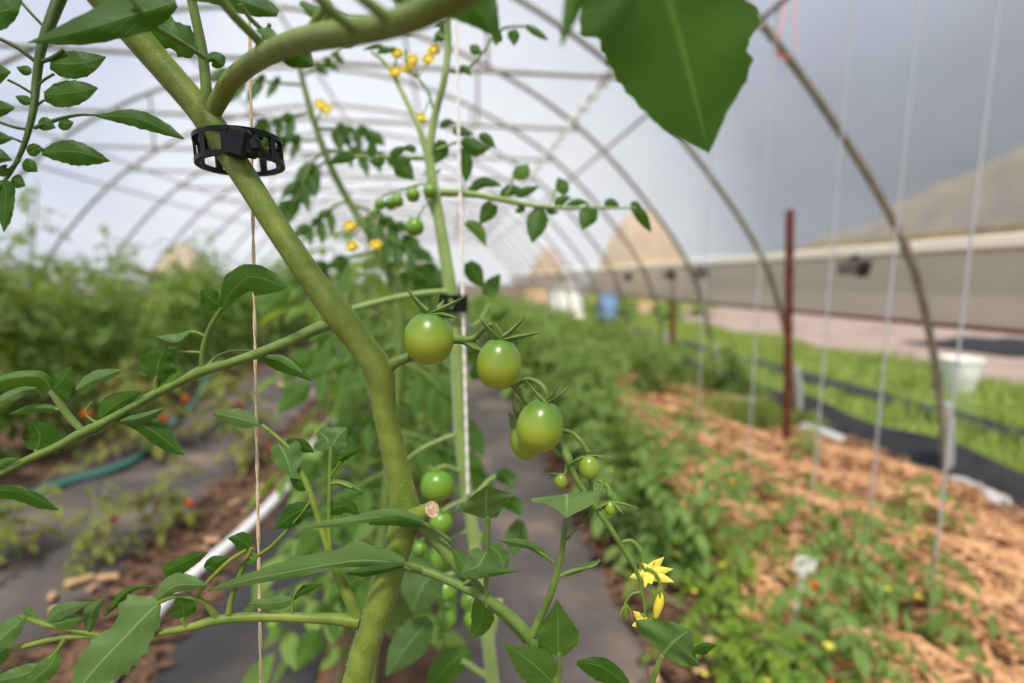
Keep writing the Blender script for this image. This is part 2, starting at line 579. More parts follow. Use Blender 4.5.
def make_hoop(Y):
    r = empty('steel_hoop', (XC, Y, 0))
    pts = [(x, Y, z) for x, z in full_arc(0, .0)]
    MB().tube(pts, .021, 10).build('hoop_tube', M['galv'], r)
    for s in (1, -1):
        MB().tube([(XC + s * 4.556, Y, -.1), (XC + s * 4.556, Y, .1), (XC + s * 4.535, Y, .3), (XC + s * 4.498, Y, .46)], .031, 12).build('ground_post', M['galv_post'], r)
        for z in (HIP - .02, .62):
            MB().tube([(XC + s * hoop_x(z - .035), Y, z - .035), (XC + s * hoop_x(z + .035), Y, z + .035)], .027, 10).build('sleeve', M['galv'], r)
        for z in PURL.values():
            xx = XC + s * (hoop_x(z) - .02)
            MB().box((xx, Y, z - .012), (.05, .05, .05), bevel=.01).build('clamp', M['clamp'], r, smooth=False)
    MB().box((XC, Y, 3.70), (.05, .05, .06), bevel=.01).build('clamp', M['clamp'], r, smooth=False)
    tx = hoop_x(TIEZ)
    MB().tube([(XC - tx, Y, TIEZ), (XC, Y, TIEZ), (XC + tx, Y, TIEZ)], .017, 8).build('tie_bar', M['galv'], r)
    for s in (1, -1):
        a = np.array(arc(0)); zz = float(np.interp(1.85, a[::-1, 0], a[::-1, 1]))
        MB().tube([(XC + s * 1.85, Y, TIEZ), (XC + s * 1.85, Y, zz)], .013, 8).build('strut', M['galv'], r)
    return r


hoop0 = None
for i, y in enumerate([2.53 + 1.3 * k for k in range(0, 15)]):
    if hoop0 is None:
        o = hoop0 = make_hoop(y)
    else:
        o = copy_tree(hoop0)
        o.location.y = y
    tag(o, 'grey steel arched tunnel hoop, %s hoop counted from the nearest one' % ordinal(i), 'hoop', 'steel hoops of the tunnel')


def purlin(name, x, z, label, rad=.013, mat='galv'):
    mb = MB().tube([(x, Y0, z), (x, 8, z), (x, Y1, z)], rad, 8)
    return tag(mb.build(name, M[mat]), label, 'pipe', 'long steel purlins')


for s, w in ((1, 'on the slope above the rusty stakes'), (-1, 'on the slope above the dense left rows')):
    purlin('purlin', XC + s * (hoop_x(2.52) - .035), 2.50, 'lower steel purlin running lengthwise across the hoops ' + w)
    purlin('purlin', XC + s * (hoop_x(2.80) - .035), 2.77, 'upper steel purlin at the tie bar ends ' + w)
    purlin('purlin', XC + s * 1.15, 3.545, 'high purlin under the film, ' + ('nearer the grey slope' if s > 0 else 'nearer the bright slope'))
purlin('purlin', XC, 3.68, 'ridge pipe along the very top of the tunnel roof')

# white roller clips hung along the right upper purlin: the bright dotted line
clip_root = None
xk, zk = XC + hoop_x(2.80) - .06, 2.735
for k in range(26):
    y = 3.62 + .27 * k * (1 + .012 * k)
    if clip_root is None:
        mb = MB().lathe([(.006, -.045), (.03, -.042), (.036, -.015), (.036, .015), (.03, .042), (.006, .045)], (xk, y, zk), seg=14)
        o = clip_root = mb.build('twine_roller', M['white_plastic'], origin=(xk, y, zk))
        MB().tube([(xk, y, zk + .028), (xk + .012, y, zk + .04), (xk + .03, y, zk + .05)], .003, 6).build('hook', M['galv_post'], o)
    else:
        o = copy_tree(clip_root)
        o.location.y = y
    tag(o, 'white twine roller hung on the upper right purlin, %s in the dotted row' % ordinal(k), 'roller', 'white rollers along the purlin')

# roll bar at the bottom of the side curtain
for s, w in ((1, 'side curtain beside the gravel road'), (-1, 'side curtain beyond the dense left rows')):
    x = XC + s * hoop_x(.95, .06)
    tag(MB().tube([(x, Y0, .945), (x, 9, .94), (x, Y1, .945)], .016, 8).build('roll_bar', M['rust']), 'brown steel roll-up bar along the bottom of the ' + w, 'bar')

# grey brackets under the right hip board
for i, (x_, y_, sc) in enumerate([(851, 268, 1), (700, 273, 1), (668, 275, 1.2), (627, 277, 1)]):
    X = XC + hoop_x(1.30, -.04)
    r = FW + RT * ((x_ - 512) / F) - UP * ((y_ - 341.5) / F)
    q = CAM + r * (X / r.x)
    e = empty('curtain_bracket', q)
    MB().box(q, (.05, .18 * sc, .085), bevel=.006).build('housing', M['fixture'], e, smooth=False)
    MB().box(q + Vector((-.012, -.115 * sc, -.008)), (.07, .03, .10), Matrix.Rotation(.25, 3, 'X'), bevel=.005).build('end_plate', M['fixture_dark'], e, smooth=False)
    MB().box(q + Vector((.02, 0, .058)), (.02, .05, .05)).build('hanger', M['fixture_dark'], e, smooth=False)
    tag(e, ['grey box bracket under the hip board between the two nearest hoops', 'dark bracket under the hip board just beside the second hoop',
            'wide dark bracket under the hip board beyond the second hoop', 'small dark bracket under the hip board by the far rusty stake'][i], 'bracket', 'brackets under the hip board')

# ================================================================= GROUND
mb = MB()
nx, ny = 40, 60
vs = [(-60 + 130 * i / nx, -6 + 150 * j / ny, -.012) for j in range(ny + 1) for i in range(nx + 1)]
mb.add(vs, [(j * (nx + 1) + i, j * (nx + 1) + i + 1, (j + 1) * (nx + 1) + i + 1, (j + 1) * (nx + 1) + i) for j in range(ny) for i in range(nx)])
mb.build('floor', M['soil'])['kind'] = 'structure'


def strip(name, x0, x1, y0, y1, z, mat, n=(6, 60), bump=.0, seed=1, edge=0):
    rs = np.random.RandomState(seed)
    mb = MB()
    vs, fs = [], []
    g = rs.rand(n[1] + 1, n[0] + 1)
    e0, e1 = rs.rand(n[1] + 1) - .5, rs.rand(n[1] + 1) - .5
    for j in range(n[1] + 1):
        for i in range(n[0] + 1):
            a = i / n[0]
            x = (x0 + edge * e0[j]) * (1 - a) + (x1 + edge * e1[j]) * a
            zz = z + bump * (g[j, i] - .4) * (1 if 0 < i < n[0] else .25)
            vs.append((x, y0 + (y1 - y0) * j / n[1], zz))
    for j in range(n[1]):
        for i in range(n[0]):
            q = j * (n[0] + 1) + i
            fs.append((q, q + 1, q + n[0] + 2, q + n[0] + 1))
    return mb.add(vs, fs).build(name, mat)


tag(strip('weed_cloth', -.02, .62, -.6, 21, .004, M['cloth'], (8, 120), .012, 3, .02), 'grey woven weed cloth on the path under the tomato truss', 'ground cloth')
tag(strip('weed_cloth', -.92, -.42, -.6, 21, .004, M['cloth_dark'], (8, 120), .012, 4, .02), 'dark grey weed cloth strip right beside the white drip pipe', 'ground cloth')
tag(strip('weed_cloth', -2.45, -1.35, -.6, 21, .006, M['cloth'], (12, 120), .02, 5, .05), 'wide dusty weed cloth between brown mulch and the teal hose', 'ground cloth')
strip('turf', 3.0, 6.7, -2, 24, .0, M['turf'], (16, 60), .03, 6, .1)
bpy.data.objects['turf']['kind'] = 'structure'
o = strip('road', 6.5, 12.5, -3, 40, .002, M['road'], (10, 60), .015, 8, .3); o['kind'] = 'structure'
o = strip('lawn', 12.3, 40, -3, 60, .004, M['road'], (10, 30), .05, 9, .3); o['kind'] = 'structure'
o = strip('lawn_left', -30, -6.3, -3, 50, .004, M['turf'], (10, 30), .05, 10, .2); o['kind'] = 'structure'


def flakes(n, region, size, seed, zf, aspect=6, tiltmax=.5, power=1.0):
    """n stalk-like flakes as quads bent in two; region(rs) gives x, y"""
    rs = np.random.RandomState(seed)
    mb = MB()
    vs, fs = [], []
    for i in range(n):
        x, y = region(rs)
        L = size * (.5 + rs.rand())
        w = L / aspect * (.6 + .8 * rs.rand())
        a = rs.rand() * PI
        t = (rs.rand() - .5) * tiltmax
        z = zf(x, y) + rs.rand() * .02 + abs(t) * L * .5
        d = np.array([math.cos(a) * math.cos(t), math.sin(a) * math.cos(t), math.sin(t)]) * L / 2
        s = np.array([-math.sin(a), math.cos(a), (rs.rand() - .5) * 1.2]) * w / 2
        c = np.array([x, y, z])
        k = len(vs)
        up = np.array([0, 0, L * .08 * rs.rand()])
        vs += [c - d - s, c - d + s, c + s + up, c - s + up, c + d - s, c + d + s]
        fs += [(k, k + 1, k + 2, k + 3), (k + 3, k + 2, k + 5, k + 4)]
    return mb.add(vs, fs)


def straw_z(x, y):
    return .035 + .03 * math.sin(x * 5 + 1) * math.sin(y * 3.1) + .02 * math.sin(x * 13 + y * 7)


mb = MB()
nx, ny = 36, 200
vs = []
for j in range(ny + 1):
    for i in range(nx + 1):
        x = 1.0 + 1.9 * i / nx; y = .5 + 16 * (j / ny) ** 1.4
        vs.append((x, y, straw_z(x, y) * (1 if 0 < i < nx else 0)))
mb.add(vs, [(j * (nx + 1) + i, j * (nx + 1) + i + 1, (j + 1) * (nx + 1) + i + 1, (j + 1) * (nx + 1) + i) for j in range(ny) for i in range(nx)])
fl = flakes(26000, lambda r: (1.0 + 1.9 * r.rand(), .55 + 10 * r.rand() ** 1.6), .075, 21, straw_z, 8)
mb.add(fl.v, fl.f, mi=1)
tag(mb.build('straw_mulch', [M['straw_bed'], M['straw']]), 'loose pale orange straw mulch around the young tomato plants', 'straw', kind='stuff')
mb = flakes(2600, lambda r: (-1.4 + .52 * r.rand(), .8 + 9 * r.rand() ** 1.3), .05, 22, lambda x, y: .0, 3)
m2 = flakes(1500, lambda r: (.6 + .22 * r.rand(), .9 + 5 * r.rand() ** 1.3), .05, 23, lambda x, y: .0, 3)
mb.add(m2.v, m2.f)
tag(mb.build('wood_mulch', M['straw_brown']), 'brown chip mulch strip beside the white drip pipe', 'mulch', kind='stuff')

# larger wood chips in the mulch strip
chips = [(80, 580, .09), (108, 577, .07), (52, 596, .06), (212, 540, .06), (92, 588, .05), (235, 502, .06), (262, 486, .05), (246, 512, .045), (60, 610, .06), (205, 548, .04),
         (715, 640, .09), (700, 670, .05), (655, 675, .06)]
for k, (x, y, L) in enumerate(chips):
    q = ground(x, y, .03)
    a = random.random() * PI
    R = Matrix.Rotation(a, 3, 'Z') @ Matrix.Rotation(.2, 3, 'Y')
    mb = MB().box(q, (L, L * .34, .014), R, bevel=.004)
    tag(mb.build('wood_chip', M['wood_chip'], origin=q, smooth=False), ('pale split wood chip on the brown mulch, %s one counted from the white pipe' if k < 10 else 'pale split wood chip at the edge of the grey path, %s of three') % ordinal(k if k < 10 else k - 10), 'wood chip', 'pale wood chips')


# grass beyond the hoops
def blades(n, region, hgt, seed, wid=.012):
    rs = np.random.RandomState(seed)
    vs = np.empty((n, 5, 3)); fs = []
    for i in range(n):
        x, y = region(rs)
        h = hgt * (.5 + rs.rand()) * (.75 + .45 * math.sin(x * 3.1 + 1) * math.sin(y * 2.3) + .2 * math.sin(y * 7 + x * 5))
        a = rs.rand() * 2 * PI
        b = rs.rand() * 2 * PI
        w = wid * (.6 + .8 * rs.rand())
        c, s = math.cos(a) * w / 2, math.sin(a) * w / 2
        l = h * .5 * rs.rand()
        dx, dy = math.cos(b) * l, math.sin(b) * l
        vs[i] = [(x - c, y - s, 0), (x + c, y + s, 0), (x + c + dx * .35, y + s + dy * .35, h * .6), (x - c + dx * .35, y - s + dy * .35, h * .6), (x + dx, y + dy, h)]
        k = i * 5
        fs += [(k, k + 1, k + 2, k + 3), (k + 3, k + 2, k + 4)]
    return MB().add(vs.reshape(-1, 3).tolist(), fs)


def grass_region(r):
    while True:
        y = -.5 + 19 * r.rand() ** 1.5
        x = 3.12 + 3.4 * r.rand()
        if not 4.05 < x < 4.45 and not (4.4 < x < 5.9 and 3.3 < y < 5.2 and abs(x - 1.18 * y) < .3):
            return x, y


gb = blades(42000, grass_region, .13, 31)
g2 = blades(7000, lambda r: (2.25 + .8 * r.rand(), 3.5 + 7 * r.rand() ** 1.5), .16, 32)
gb.add(g2.v, g2.f)
tag(gb.build('grass', M['grass']), 'bright green grass strip outside the hoops', 'grass', kind='stuff')
tag(strip('edging_strip', 4.08, 4.42, -1, 18, .05, M['edging'], (2, 80), .05, 41, .06), 'flat black plastic strip lying in the middle of the grass', 'plastic strip')

# black film upright along the hoop feet
mb = MB()
vs, fs = [], []
rs = np.random.RandomState(5)
n = 90
for j in range(n + 1):
    y = 1.2 + 15 * j / n
    w = .03 * math.sin(j * 1.7) + .02 * rs.rand()
    h = .16 + .03 * math.sin(j * .9)
    for (x, z) in ((2.86, .01), (2.98 + w * .4, .05), (3.07 + w * .3, h), (3.11 + w * .3, h + .005), (3.15, .06), (3.26, .01)):
        vs.append((x, y, z))
for j in range(n):
    for i in range(5):
        fs.append((j * 6 + i, j * 6 + i + 1, (j + 1) * 6 + i + 1, (j + 1) * 6 + i))
tag(mb.add(vs, fs).build('edging_film', M['edging']), 'black plastic film folded up along the feet of the hoops', 'plastic film')


def sack(x0, y0, x1, y1, wid, label):
    a, b = ground(x0, y0, .05), ground(x1, y1, .05)
    n = 14
    mb = MB()
    pts, rad = [], []
    for i in range(n + 1):
        t = i / n
        p = a.lerp(b, t) + Vector((0, 0, .0))
        pts.append(p)
        rad.append(wid * (min(1, 6 * t, 6 * (1 - t)) ** .6 * .8 + .12) * (1 + .08 * math.sin(i * 2.3)))
    mb.tube(pts, rad, 14)
    mb.v = [(v[0], v[1], max(.004, .05 + (v[2] - .05) * .75)) for v in mb.v]
    return tag(mb.build('sand_sack', M['sack']), label, 'sack', 'long white sand sacks')


sack(948, 478, 1012, 508, .06, 'long white sand sack at the foot of the nearest hoop')
sack(800, 425, 846, 442, .06, 'dusty white sand sack on the straw beside the rusty stake')
sack(738, 398, 760, 405, .06, 'small white sand sack beyond the rusty stake by the black film')

# bucket on the grass outside
b0 = Vector(ground(958, 391, .0))
e = empty('bucket', b0)
MB().lathe([(.135, .0), (.142, .01), (.172, .33), (.185, .335), (.185, .365), (.170, .365), (.165, .33), (.13, .012)], b0, seg=28).build('pail', M['white_plastic'], e)
MB().tube([b0 + Vector((.185 * math.cos(t), -.13 - .02 * math.sin(t), .335 - .19 * math.sin(t))) for t in np.linspace(0, PI, 14)], .004, 6).build('handle', M['galv_post'], e)
tag(e, 'white plastic bucket on the grass beyond the nearest hoop', 'bucket')

# rusty stakes
for i, (x, yb, yt, wpx, lab) in enumerate([
        (787, 446, 210, 7.5, 'tall rusty steel stake standing in the straw near the second hoop'),
        (672, 353, 277, 6, 'rusty steel stake in the greenery farther down beyond the tall one'),
        (616, 318, 281, 5, 'far rusty stake near the white tank at the tunnel end')]):
    g = ground(x, yb, 0)
    dist = (g - CAM).dot(FW)
    top = at_Y(x + (3 if i == 0 else 1), yt, g.y)
    rad = wpx * dist / F / 2
    e = empty('rusty_stake', g)
    MB().tube([(g.x, g.y, -.1), tuple(g.lerp(top, .5)), tuple(top)], rad, 8).build('shaft', M['rust'], e)
    MB().tube([tuple(g + Vector((0, 0, -.02))), tuple(g + Vector((0, 0, .03)))], rad * 1.7, 8).build('collar', M['rust'], e)
    for k in range(10):
        p = g.lerp(top, .12 + .08 * k)
        MB().box(p + Vector((0, -rad, 0)), (rad * 1.1, rad * .8, .014)).build('stud', M['rust'], e, smooth=False)
    tag(e, lab, 'stake', 'rusty steel stakes')

# white tank and blue crate at the far end
g = Vector((3.45, 14.6, 0))
e = empty('water_tank', g)
MB().box(g + Vector((0, 0, .62)), (.95, .95, .85), bevel=.09).build('tank_body', M['white_plastic'], e, smooth=False)
MB().lathe([(.12, 0), (.12, .05), (.09, .07)], g + Vector((0, 0, 1.045)), seg=16).build('tank_cap', M['white_plastic'], e)
MB().box(g + Vector((0, 0, .1)), (1.0, 1.0, .18), bevel=.02).build('pallet', M['wood'], e, smooth=False)
for k in (-1, 0, 1):
    MB().tube([g + Vector((k * .3, -.49, .18)), g + Vector((k * .3, -.49, 1.04))], .014, 8).build('cage_bar', M['galv_post'], e)
tag(e, 'white square water tank on a pallet at the far end of the tunnel', 'tank')
g = Vector((4.6, 14.0, 0))
e = empty('barrel', g)
MB().lathe([(.24, 0), (.27, .03), (.29, .25), (.28, .28), (.295, .31), (.29, .55), (.28, .58), (.29, .62), (.26, .85), (.24, .87)], g, seg=20).build('barrel_body', M['blue_plastic'], e)
MB().lathe([(.05, 0), (.05, .03)], g + Vector((.12, 0, .87)), seg=12).build('bung', M['white_plastic'], e)
tag(e, 'pale blue barrel standing outside beyond the white tank', 'barrel')

# white drip pipe and teal hose
pts = catmull([(-.98, .6, .02), (-1.02, 1.3, .02), (-1.06, 1.85, .02), (-.99, 2.3, .02), (-.95, 2.9, .02), (-1.0, 4, .02), (-.97, 7, .02), (-1.0, 20, .02)], 8)
e = tag(MB().tube(pts, .027, 12).build('drip_pipe', M['grey_pipe']), 'white drip pipe lying along the brown mulch strip', 'pipe')
pts = catmull([tuple(ground(-60, 540, .03)), tuple(ground(50, 488, .03)), tuple(ground(130, 462, .03)), tuple(ground(165, 430, .03)), tuple(ground(192, 405, .05)), tuple(ground(208, 375, .12)), tuple(ground(214, 345, .3))], 8)
tag(MB().tube(pts, .024, 10).build('garden_hose', M['teal']), 'teal garden hose curving at the foot of the dense tomato rows', 'hose')

q = ground(1012, 349, 0)  # dark crumpled sheet added in place of the shadow on the road
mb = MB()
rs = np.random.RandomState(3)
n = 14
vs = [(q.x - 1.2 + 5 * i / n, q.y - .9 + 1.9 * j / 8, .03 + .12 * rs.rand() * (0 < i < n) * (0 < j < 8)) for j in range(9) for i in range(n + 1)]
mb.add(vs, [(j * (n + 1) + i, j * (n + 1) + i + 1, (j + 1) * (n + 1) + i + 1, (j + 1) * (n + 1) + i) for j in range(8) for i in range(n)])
tag(mb.build('shadow_sheet', M['edging']), 'crumpled dark sheet standing in for a shadow on the gravel road beyond the white bucket', 'shadow_sheet')

# outside: heaps and slopes seen through the film


def mound(name, c, rx, ry, h, mat, seed, seg=28, rings=10, rough=.1):
    rs = np.random.RandomState(seed)
    mb = MB()
    vs, fs = [(c[0], c[1], h)], []
    for j in range(1, rings + 1):
        t = j / rings
        for k in range(seg):
            w = 2 * PI * k / seg
            q = 1 + rough * (rs.rand() - .5) * (1 if j < rings else 0)
            vs.append((c[0] + rx * t * math.cos(w) * q, c[1] + ry * t * math.sin(w) * q, h * (math.cos(t * PI / 2) ** .8) * q if j < rings else -.05))
    for k in range(seg):
        fs.append((0, 1 + k, 1 + (k + 1) % seg))
    for j in range(rings - 1):
        for k in range(seg):
            a = 1 + j * seg
            fs.append((a + k, a + seg + k, a + seg + (k + 1) % seg, a + (k + 1) % seg))
    return mb.add(vs, fs).build(name, mat)


tag(mound('straw_heap', (8.2, 20.6), 2.3, 2.5, 4.1, M['tan_heap'], 51), 'large tan heap outside seen through the film behind the third hoop', 'heap', 'tan heaps outside')
tag(mound('straw_heap', (5.5, 27.5), 1.4, 1.6, 2.9, M['tan_heap'], 52), 'smaller tan heap outside seen through the film near the tunnel end', 'heap', 'tan heaps outside')
tag(mound('straw_heap', (-12.6, 13.0), 2.0, 2.5, 4.2, M['tan_heap'], 53), 'tan heap outside the bright slope behind the dense left rows', 'heap', 'tan heaps outside')
tag(mound('straw_heap', (-9.4, 19.0), 1.3, 1.6, 2.4, M['tan_heap'], 54), 'far tan heap outside behind the top of the left rows', 'heap', 'tan heaps outside')
rs = np.random.RandomState(8)
mb = MB()
vs, fs = [], []
ysr = np.linspace(-10, 140, 76)
hh = np.interp(ysr, [-10, 20, 36, 42, 52, 66, 100, 140], [13, 14, 13, 11, 7.6, 5.2, 4.4, 4.2]) * (1 + .10 * (rs.rand(76) - .5))
for yy, h in zip(ysr, hh):
    for dx, k in ((-7, -.02), (-4, .35), (-1.5, .8), (1, 1.0), (5, .95), (14, .4), (24, -.02)):
        vs.append((46 + dx + rs.rand(), yy, h * k))
for j in range(75):
    for i in range(6):
        fs.append((j * 7 + i, j * 7 + i + 1, (j + 1) * 7 + i + 1, (j + 1) * 7 + i))
mb.add(vs, fs).build('hill', M['hill'])['kind'] = 'structure'


# ================================================================= BACKGROUND PLANTS
def leaflet(mb, base, d, side, L, W, droop=.3, rows=3, mi=0):
    """a folded ovate blade in world space"""
    d = d.normalized()
    side = (side - d * side.dot(d)).normalized()
    up = d.cross(side)
    if up.z < 0: up = -up
    pr = [.18, .92, .88, .0] if rows == 3 else [.2, .8, 1, .7, 0]
    vs, uv, fs = [], [], []
    n = len(pr)
    for i, w in enumerate(pr):
        t = i / (n - 1)
        c = base + d * (L * t) - Vector((0, 0, 1)) * (droop * L * t * t)
        for u in (-1, 0, 1):
            vs.append(c + side * (u * W * w) + up * (abs(u) * W * w * .35))
            uv.append((u * .5 + .5, t))
    for i in range(n - 1):
        for k in range(2):
            fs.append((i * 3 + k, i * 3 + k + 1, (i + 1) * 3 + k + 1, (i + 1) * 3 + k))
    mb.add(vs, fs, uv, mi)


def compound(mb, sm, base, az, el, L, rs, nl=3, size=.33, droop=.6, seg=4):
    """a tomato leaf: rachis with paired leaflets and an end leaflet"""
    d0 = Vector((math.cos(az) * math.cos(el), math.sin(az) * math.cos(el), math.sin(el)))
    pts = []
    for i in range(6):
        t = i / 5
        pts.append(base + d0 * (L * t) - Vector((0, 0, 1)) * (droop * L * t * t))
    sm.tube(pts, [L * .016 * (1 - .6 * i / 5) for i in range(6)], seg, cap=False)
    for j in range(nl):
        t = .35 + .5 * j / max(1, nl - 1) if nl > 1 else .5
        i = int(t * 5); f = t * 5 - i
        p = pts[i].lerp(pts[min(5, i + 1)], f)
        tg = (pts[min(5, i + 1)] - pts[i]).normalized()
        sd = tg.cross(Vector((0, 0, 1))).normalized()
        for s in (-1, 1):
            dd = (sd * s * 1.0 + tg * (.35 + .3 * rs.rand()) + Vector((0, 0, (rs.rand() - .6) * .6)))
            l = L * size * (.8 + .4 * rs.rand()) * (1 - .12 * j)
            leaflet(mb, p, dd, tg, l, l * .3, .25 + .3 * rs.rand())
    tg = (pts[5] - pts[4]).normalized()
    leaflet(mb, pts[5], tg, tg.cross(Vector((0, 0, 1))) + Vector((0, 0, .3 * (rs.rand() - .5))), L * size * 1.25, L * size * .4, .25)


def plant(name, seed, hgt, spread, nleaf, leafL, mat, stem_mat='stem_pale', nstem=2, nfruit=0, fruit='tomato_green', fr=.014, nflower=0, lowest=.12, lean=.1, dens_top=1.0, nl=3):
    rs = np.random.RandomState(seed)
    e = empty(name, (0, 0, 0))
    sm, fm = MB(), MB()
    spines = []
    for k in range(nstem):
        a = rs.rand() * 6.28
        tip = Vector((math.cos(a) * spread * lean * (1 + k), math.sin(a) * spread * lean * (1 + k), hgt * (1 - .18 * k * rs.rand())))
        mid = Vector((tip.x * .2 + (rs.rand() - .5) * .05, tip.y * .2 + (rs.rand() - .5) * .05, tip.z * .5))
        sp = [Vector(p) for p in catmull([(0, 0, 0), tuple(mid), tuple(tip)], 6)]
        sm.tube(sp, [max(.003, hgt * .0065 * (1 - .65 * i / (len(sp) - 1))) for i in range(len(sp))], 6)
        spines.append(sp)
    for i in range(nleaf):
        sp = spines[i % nstem]
        t = lowest + (1 - lowest) * (i + rs.rand()) / nleaf
        t = min(.999, t ** dens_top)
        x = t * (len(sp) - 1); k = int(x)
        base = sp[k].lerp(sp[min(k + 1, len(sp) - 1)], x - k)
        L = leafL * (.65 + .5 * rs.rand()) * (1 if t < .8 else 1 - 1.9 * (t - .8))
        compound(fm, fm, base, i * 2.4 + rs.rand() * .7, .15 + .7 * rs.rand() * t, L, rs, nl=nl, droop=.35 + .5 * rs.rand())
    sm.build('stem', M[stem_mat], e)
    fo = fm.build('foliage', M[mat], e)
    fo['kind'] = 'stuff'
    for i in range(nfruit):
        a = rs.rand() * 6.28
        z = hgt * (.15 + .6 * rs.rand())
        r = spread * (.35 + .5 * rs.rand())
        c = Vector((math.cos(a) * r, math.sin(a) * r, z))
        q = fr * (.7 + .5 * rs.rand())
        t = MB().lathe([(q * .25, -q), (q * .75, -q * .75), (q, -q * .1), (q * .88, q * .5), (q * .5, q * .85), (q * .15, q * .82)], c, seg=12).build('tomato', M[fruit], e, origin=c)
        MB().tube([c + Vector((0, 0, q * .8)), c + Vector((0, 0, q * 2)), Vector((c.x * .5, c.y * .5, z + q * 4))], q * .13, 5).build('fruit_stalk', M['stem_pale'], t, origin=c)
    for i in range(nflower):
        a = rs.rand() * 6.28
        z = hgt * (.45 + .5 * rs.rand())
        r = spread * (.5 + .45 * rs.rand())
        c = Vector((math.cos(a) * r, math.sin(a) * r, z))
        f = MB()
        for k in range(5):
            w = k * 1.2566 + a
            leaflet(f, c, Vector((math.cos(w), math.sin(w), .2)), Vector((-math.sin(w), math.cos(w), 0)), .016, .004, .3)
        f.build('flower', M['petal'], e, origin=c)
    return e


def place_all(protos, spots, label_fn, cat, group, zr=None):
    """spots: (x, y, scale); every plant a tree of objects of its own"""
    used = set()
    for i, (x, y, sc) in enumerate(spots):
        pr_ = protos[i % len(protos)]
        if pr_.name in used:
            o = copy_tree(pr_)
        else:
            o = pr_
            used.add(pr_.name)
        o.location = (x, y, 0)
        o.rotation_euler.z = random.random() * 6.28
        o.scale = (sc,) * 3
        tag(o, label_fn(i), cat, group)


# dense rows beyond the teal hose
lanky = plant('tomato_plant', 150, 1.95, .3, 34, .24, 'leaf_far', nstem=2, nflower=1, lean=.5, lowest=.3)
tall = [plant('tomato_plant', 100 + k, 1.5, .38, 64, .30, 'leaf_far', nstem=3, nfruit=0, nflower=(3 if k == 1 else 2), lean=.28, nl=3) for k in range(4)]
rows = []
for r, (x0, hs, y0, st) in enumerate([(-2.95, 1.0, 1.9, .62), (-4.1, 1.02, 2.6, .72), (-5.15, 1.0, 3.2, .85)]):
    y = y0
    while y < (15 if r == 0 else 13):
        rows.append((r, x0 + random.uniform(-.15, .15), y, hs * random.uniform(.86, 1.1)))
        y += st * random.uniform(.9, 1.1) * (1 + y * .012)
cnt = [0, 0, 0]
labs = []
for r, *_ in rows:
    labs.append('bushy tomato plant, %s along the %s' % (ordinal(cnt[r]), ['row right behind the teal hose', 'middle row behind the teal hose', 'last row against the bright side wall'][r]))
    cnt[r] += 1
place_all(tall, [(x, y, s) for _, x, y, s in rows], lambda i: labs[i], 'tomato plant', 'bushy tomato rows behind the teal hose')

place_all([lanky], [(-3.05, 3.95, .98), (-2.75, 4.6, .86), (-2.9, 6.2, .93), (-3.3, 7.6, 1.0), (-2.6, 8.4, .95)],
          lambda i: 'lanky tomato plant rising above the bushy rows, ' + ['nearest of the five', 'second of five by distance', 'third of five by distance', 'fourth of five by distance', 'farthest of the five'][i], 'tomato plant', 'lanky tomato plants above the bushy rows')

# the row the foreground plant stands in, farther on
rowp = [plant('tomato_plant', 200 + k, 1.32, .28, 52, .22, 'leaf_far', nstem=2, nfruit=5, nflower=3, lean=.2, lowest=.2) for k in range(3)]
sp = []
y = 1.25
while y < 14:
    sp.append((-.29 + random.uniform(-.05, .05) + (.02 * y if y < 6 else .12), y, random.uniform(.93, 1.05)))
    y += .52 * (1 + y * .02)
place_all(rowp, sp, lambda i: 'staked tomato plant in the centre row, %s beyond the plant with the white string' % ordinal(i), 'tomato plant', 'tomato plants of the centre row')

# low bushes on the far side of the grey path
low = [plant('tomato_bush', 300 + k, .62, .28, 70, .20, 'leaf_bush', nstem=4, nfruit=0, nflower=2, lean=.3, lowest=.05, nl=3) for k in range(3)]
sp = []
y = 1.85
while y < 15:
    sp.append((.90 + random.uniform(-.05, .05), y, min(1.5, .95 + .16 * (y - 1.8)) * random.uniform(.93, 1.07)))
    y += .34 * (1 + y * .05)
place_all(low, sp, lambda i: 'low leafy tomato bush between grey path and straw, %s from the near end' % ordinal(i), 'tomato bush', 'low tomato bushes along the path')
sp = []
for xr, y in ((1.35, 4.3), (2.0, 4.9), (2.62, 4.5)):
    while y < 15:
        sp.append((xr + random.uniform(-.15, .15), y, random.uniform(.8, 1.15)))
        y += .6 * (1 + y * .03)
sp.sort(key=lambda q: q[1])
place_all([copy_tree(low[0])], sp, lambda i: 'low leafy tomato bush far down the straw bed, %s of that stretch' % ordinal(i), 'tomato bush', 'low tomato bushes far down the bed')

shr = [plant('shrub', 700, 1.0, .5, 80, .34, 'leaf_bush', nstem=5, lean=.4, lowest=.05)]
place_all(shr, [(5.5, 15.2, .95), (6.3, 16.6, 1.0), (5.2, 17.0, .95), (6.5, 13.7, .85), (7.5, 16.9, 1.0), (5.0, 18.8, 1.0), (7.2, 15.2, .9), (8.3, 15.6, .95)],
          lambda i: 'leafy green shrub outside beyond the white tank, ' + ['nearest the blue barrel', 'behind the barrel', 'nearest the tunnel film', 'at the road edge', 'before the large tan heap', 'farthest down of all', 'on the gravel before the large heap', 'on the gravel nearest the hoops'][i], 'shrub', 'shrubs outside by the tan heaps')

# feathery yellow green herbs at the straw edge
herb = [plant('herb_plant', 400 + k, .34, .2, 60, .12, 'leaf_herb', nstem=6, nflower=3, lean=.5, lowest=.1) for k in range(2)]
place_all(herb, [(.80, 1.13, .75), (.90, 1.34, .85), (.98, 1.6, .85), (.97, 1.12, .7), (1.05, 1.9, .8)],
          lambda i: 'low feathery yellow-green herb at the straw edge, %s from the camera' % ordinal(i), 'herb', 'feathery herbs at the straw edge')

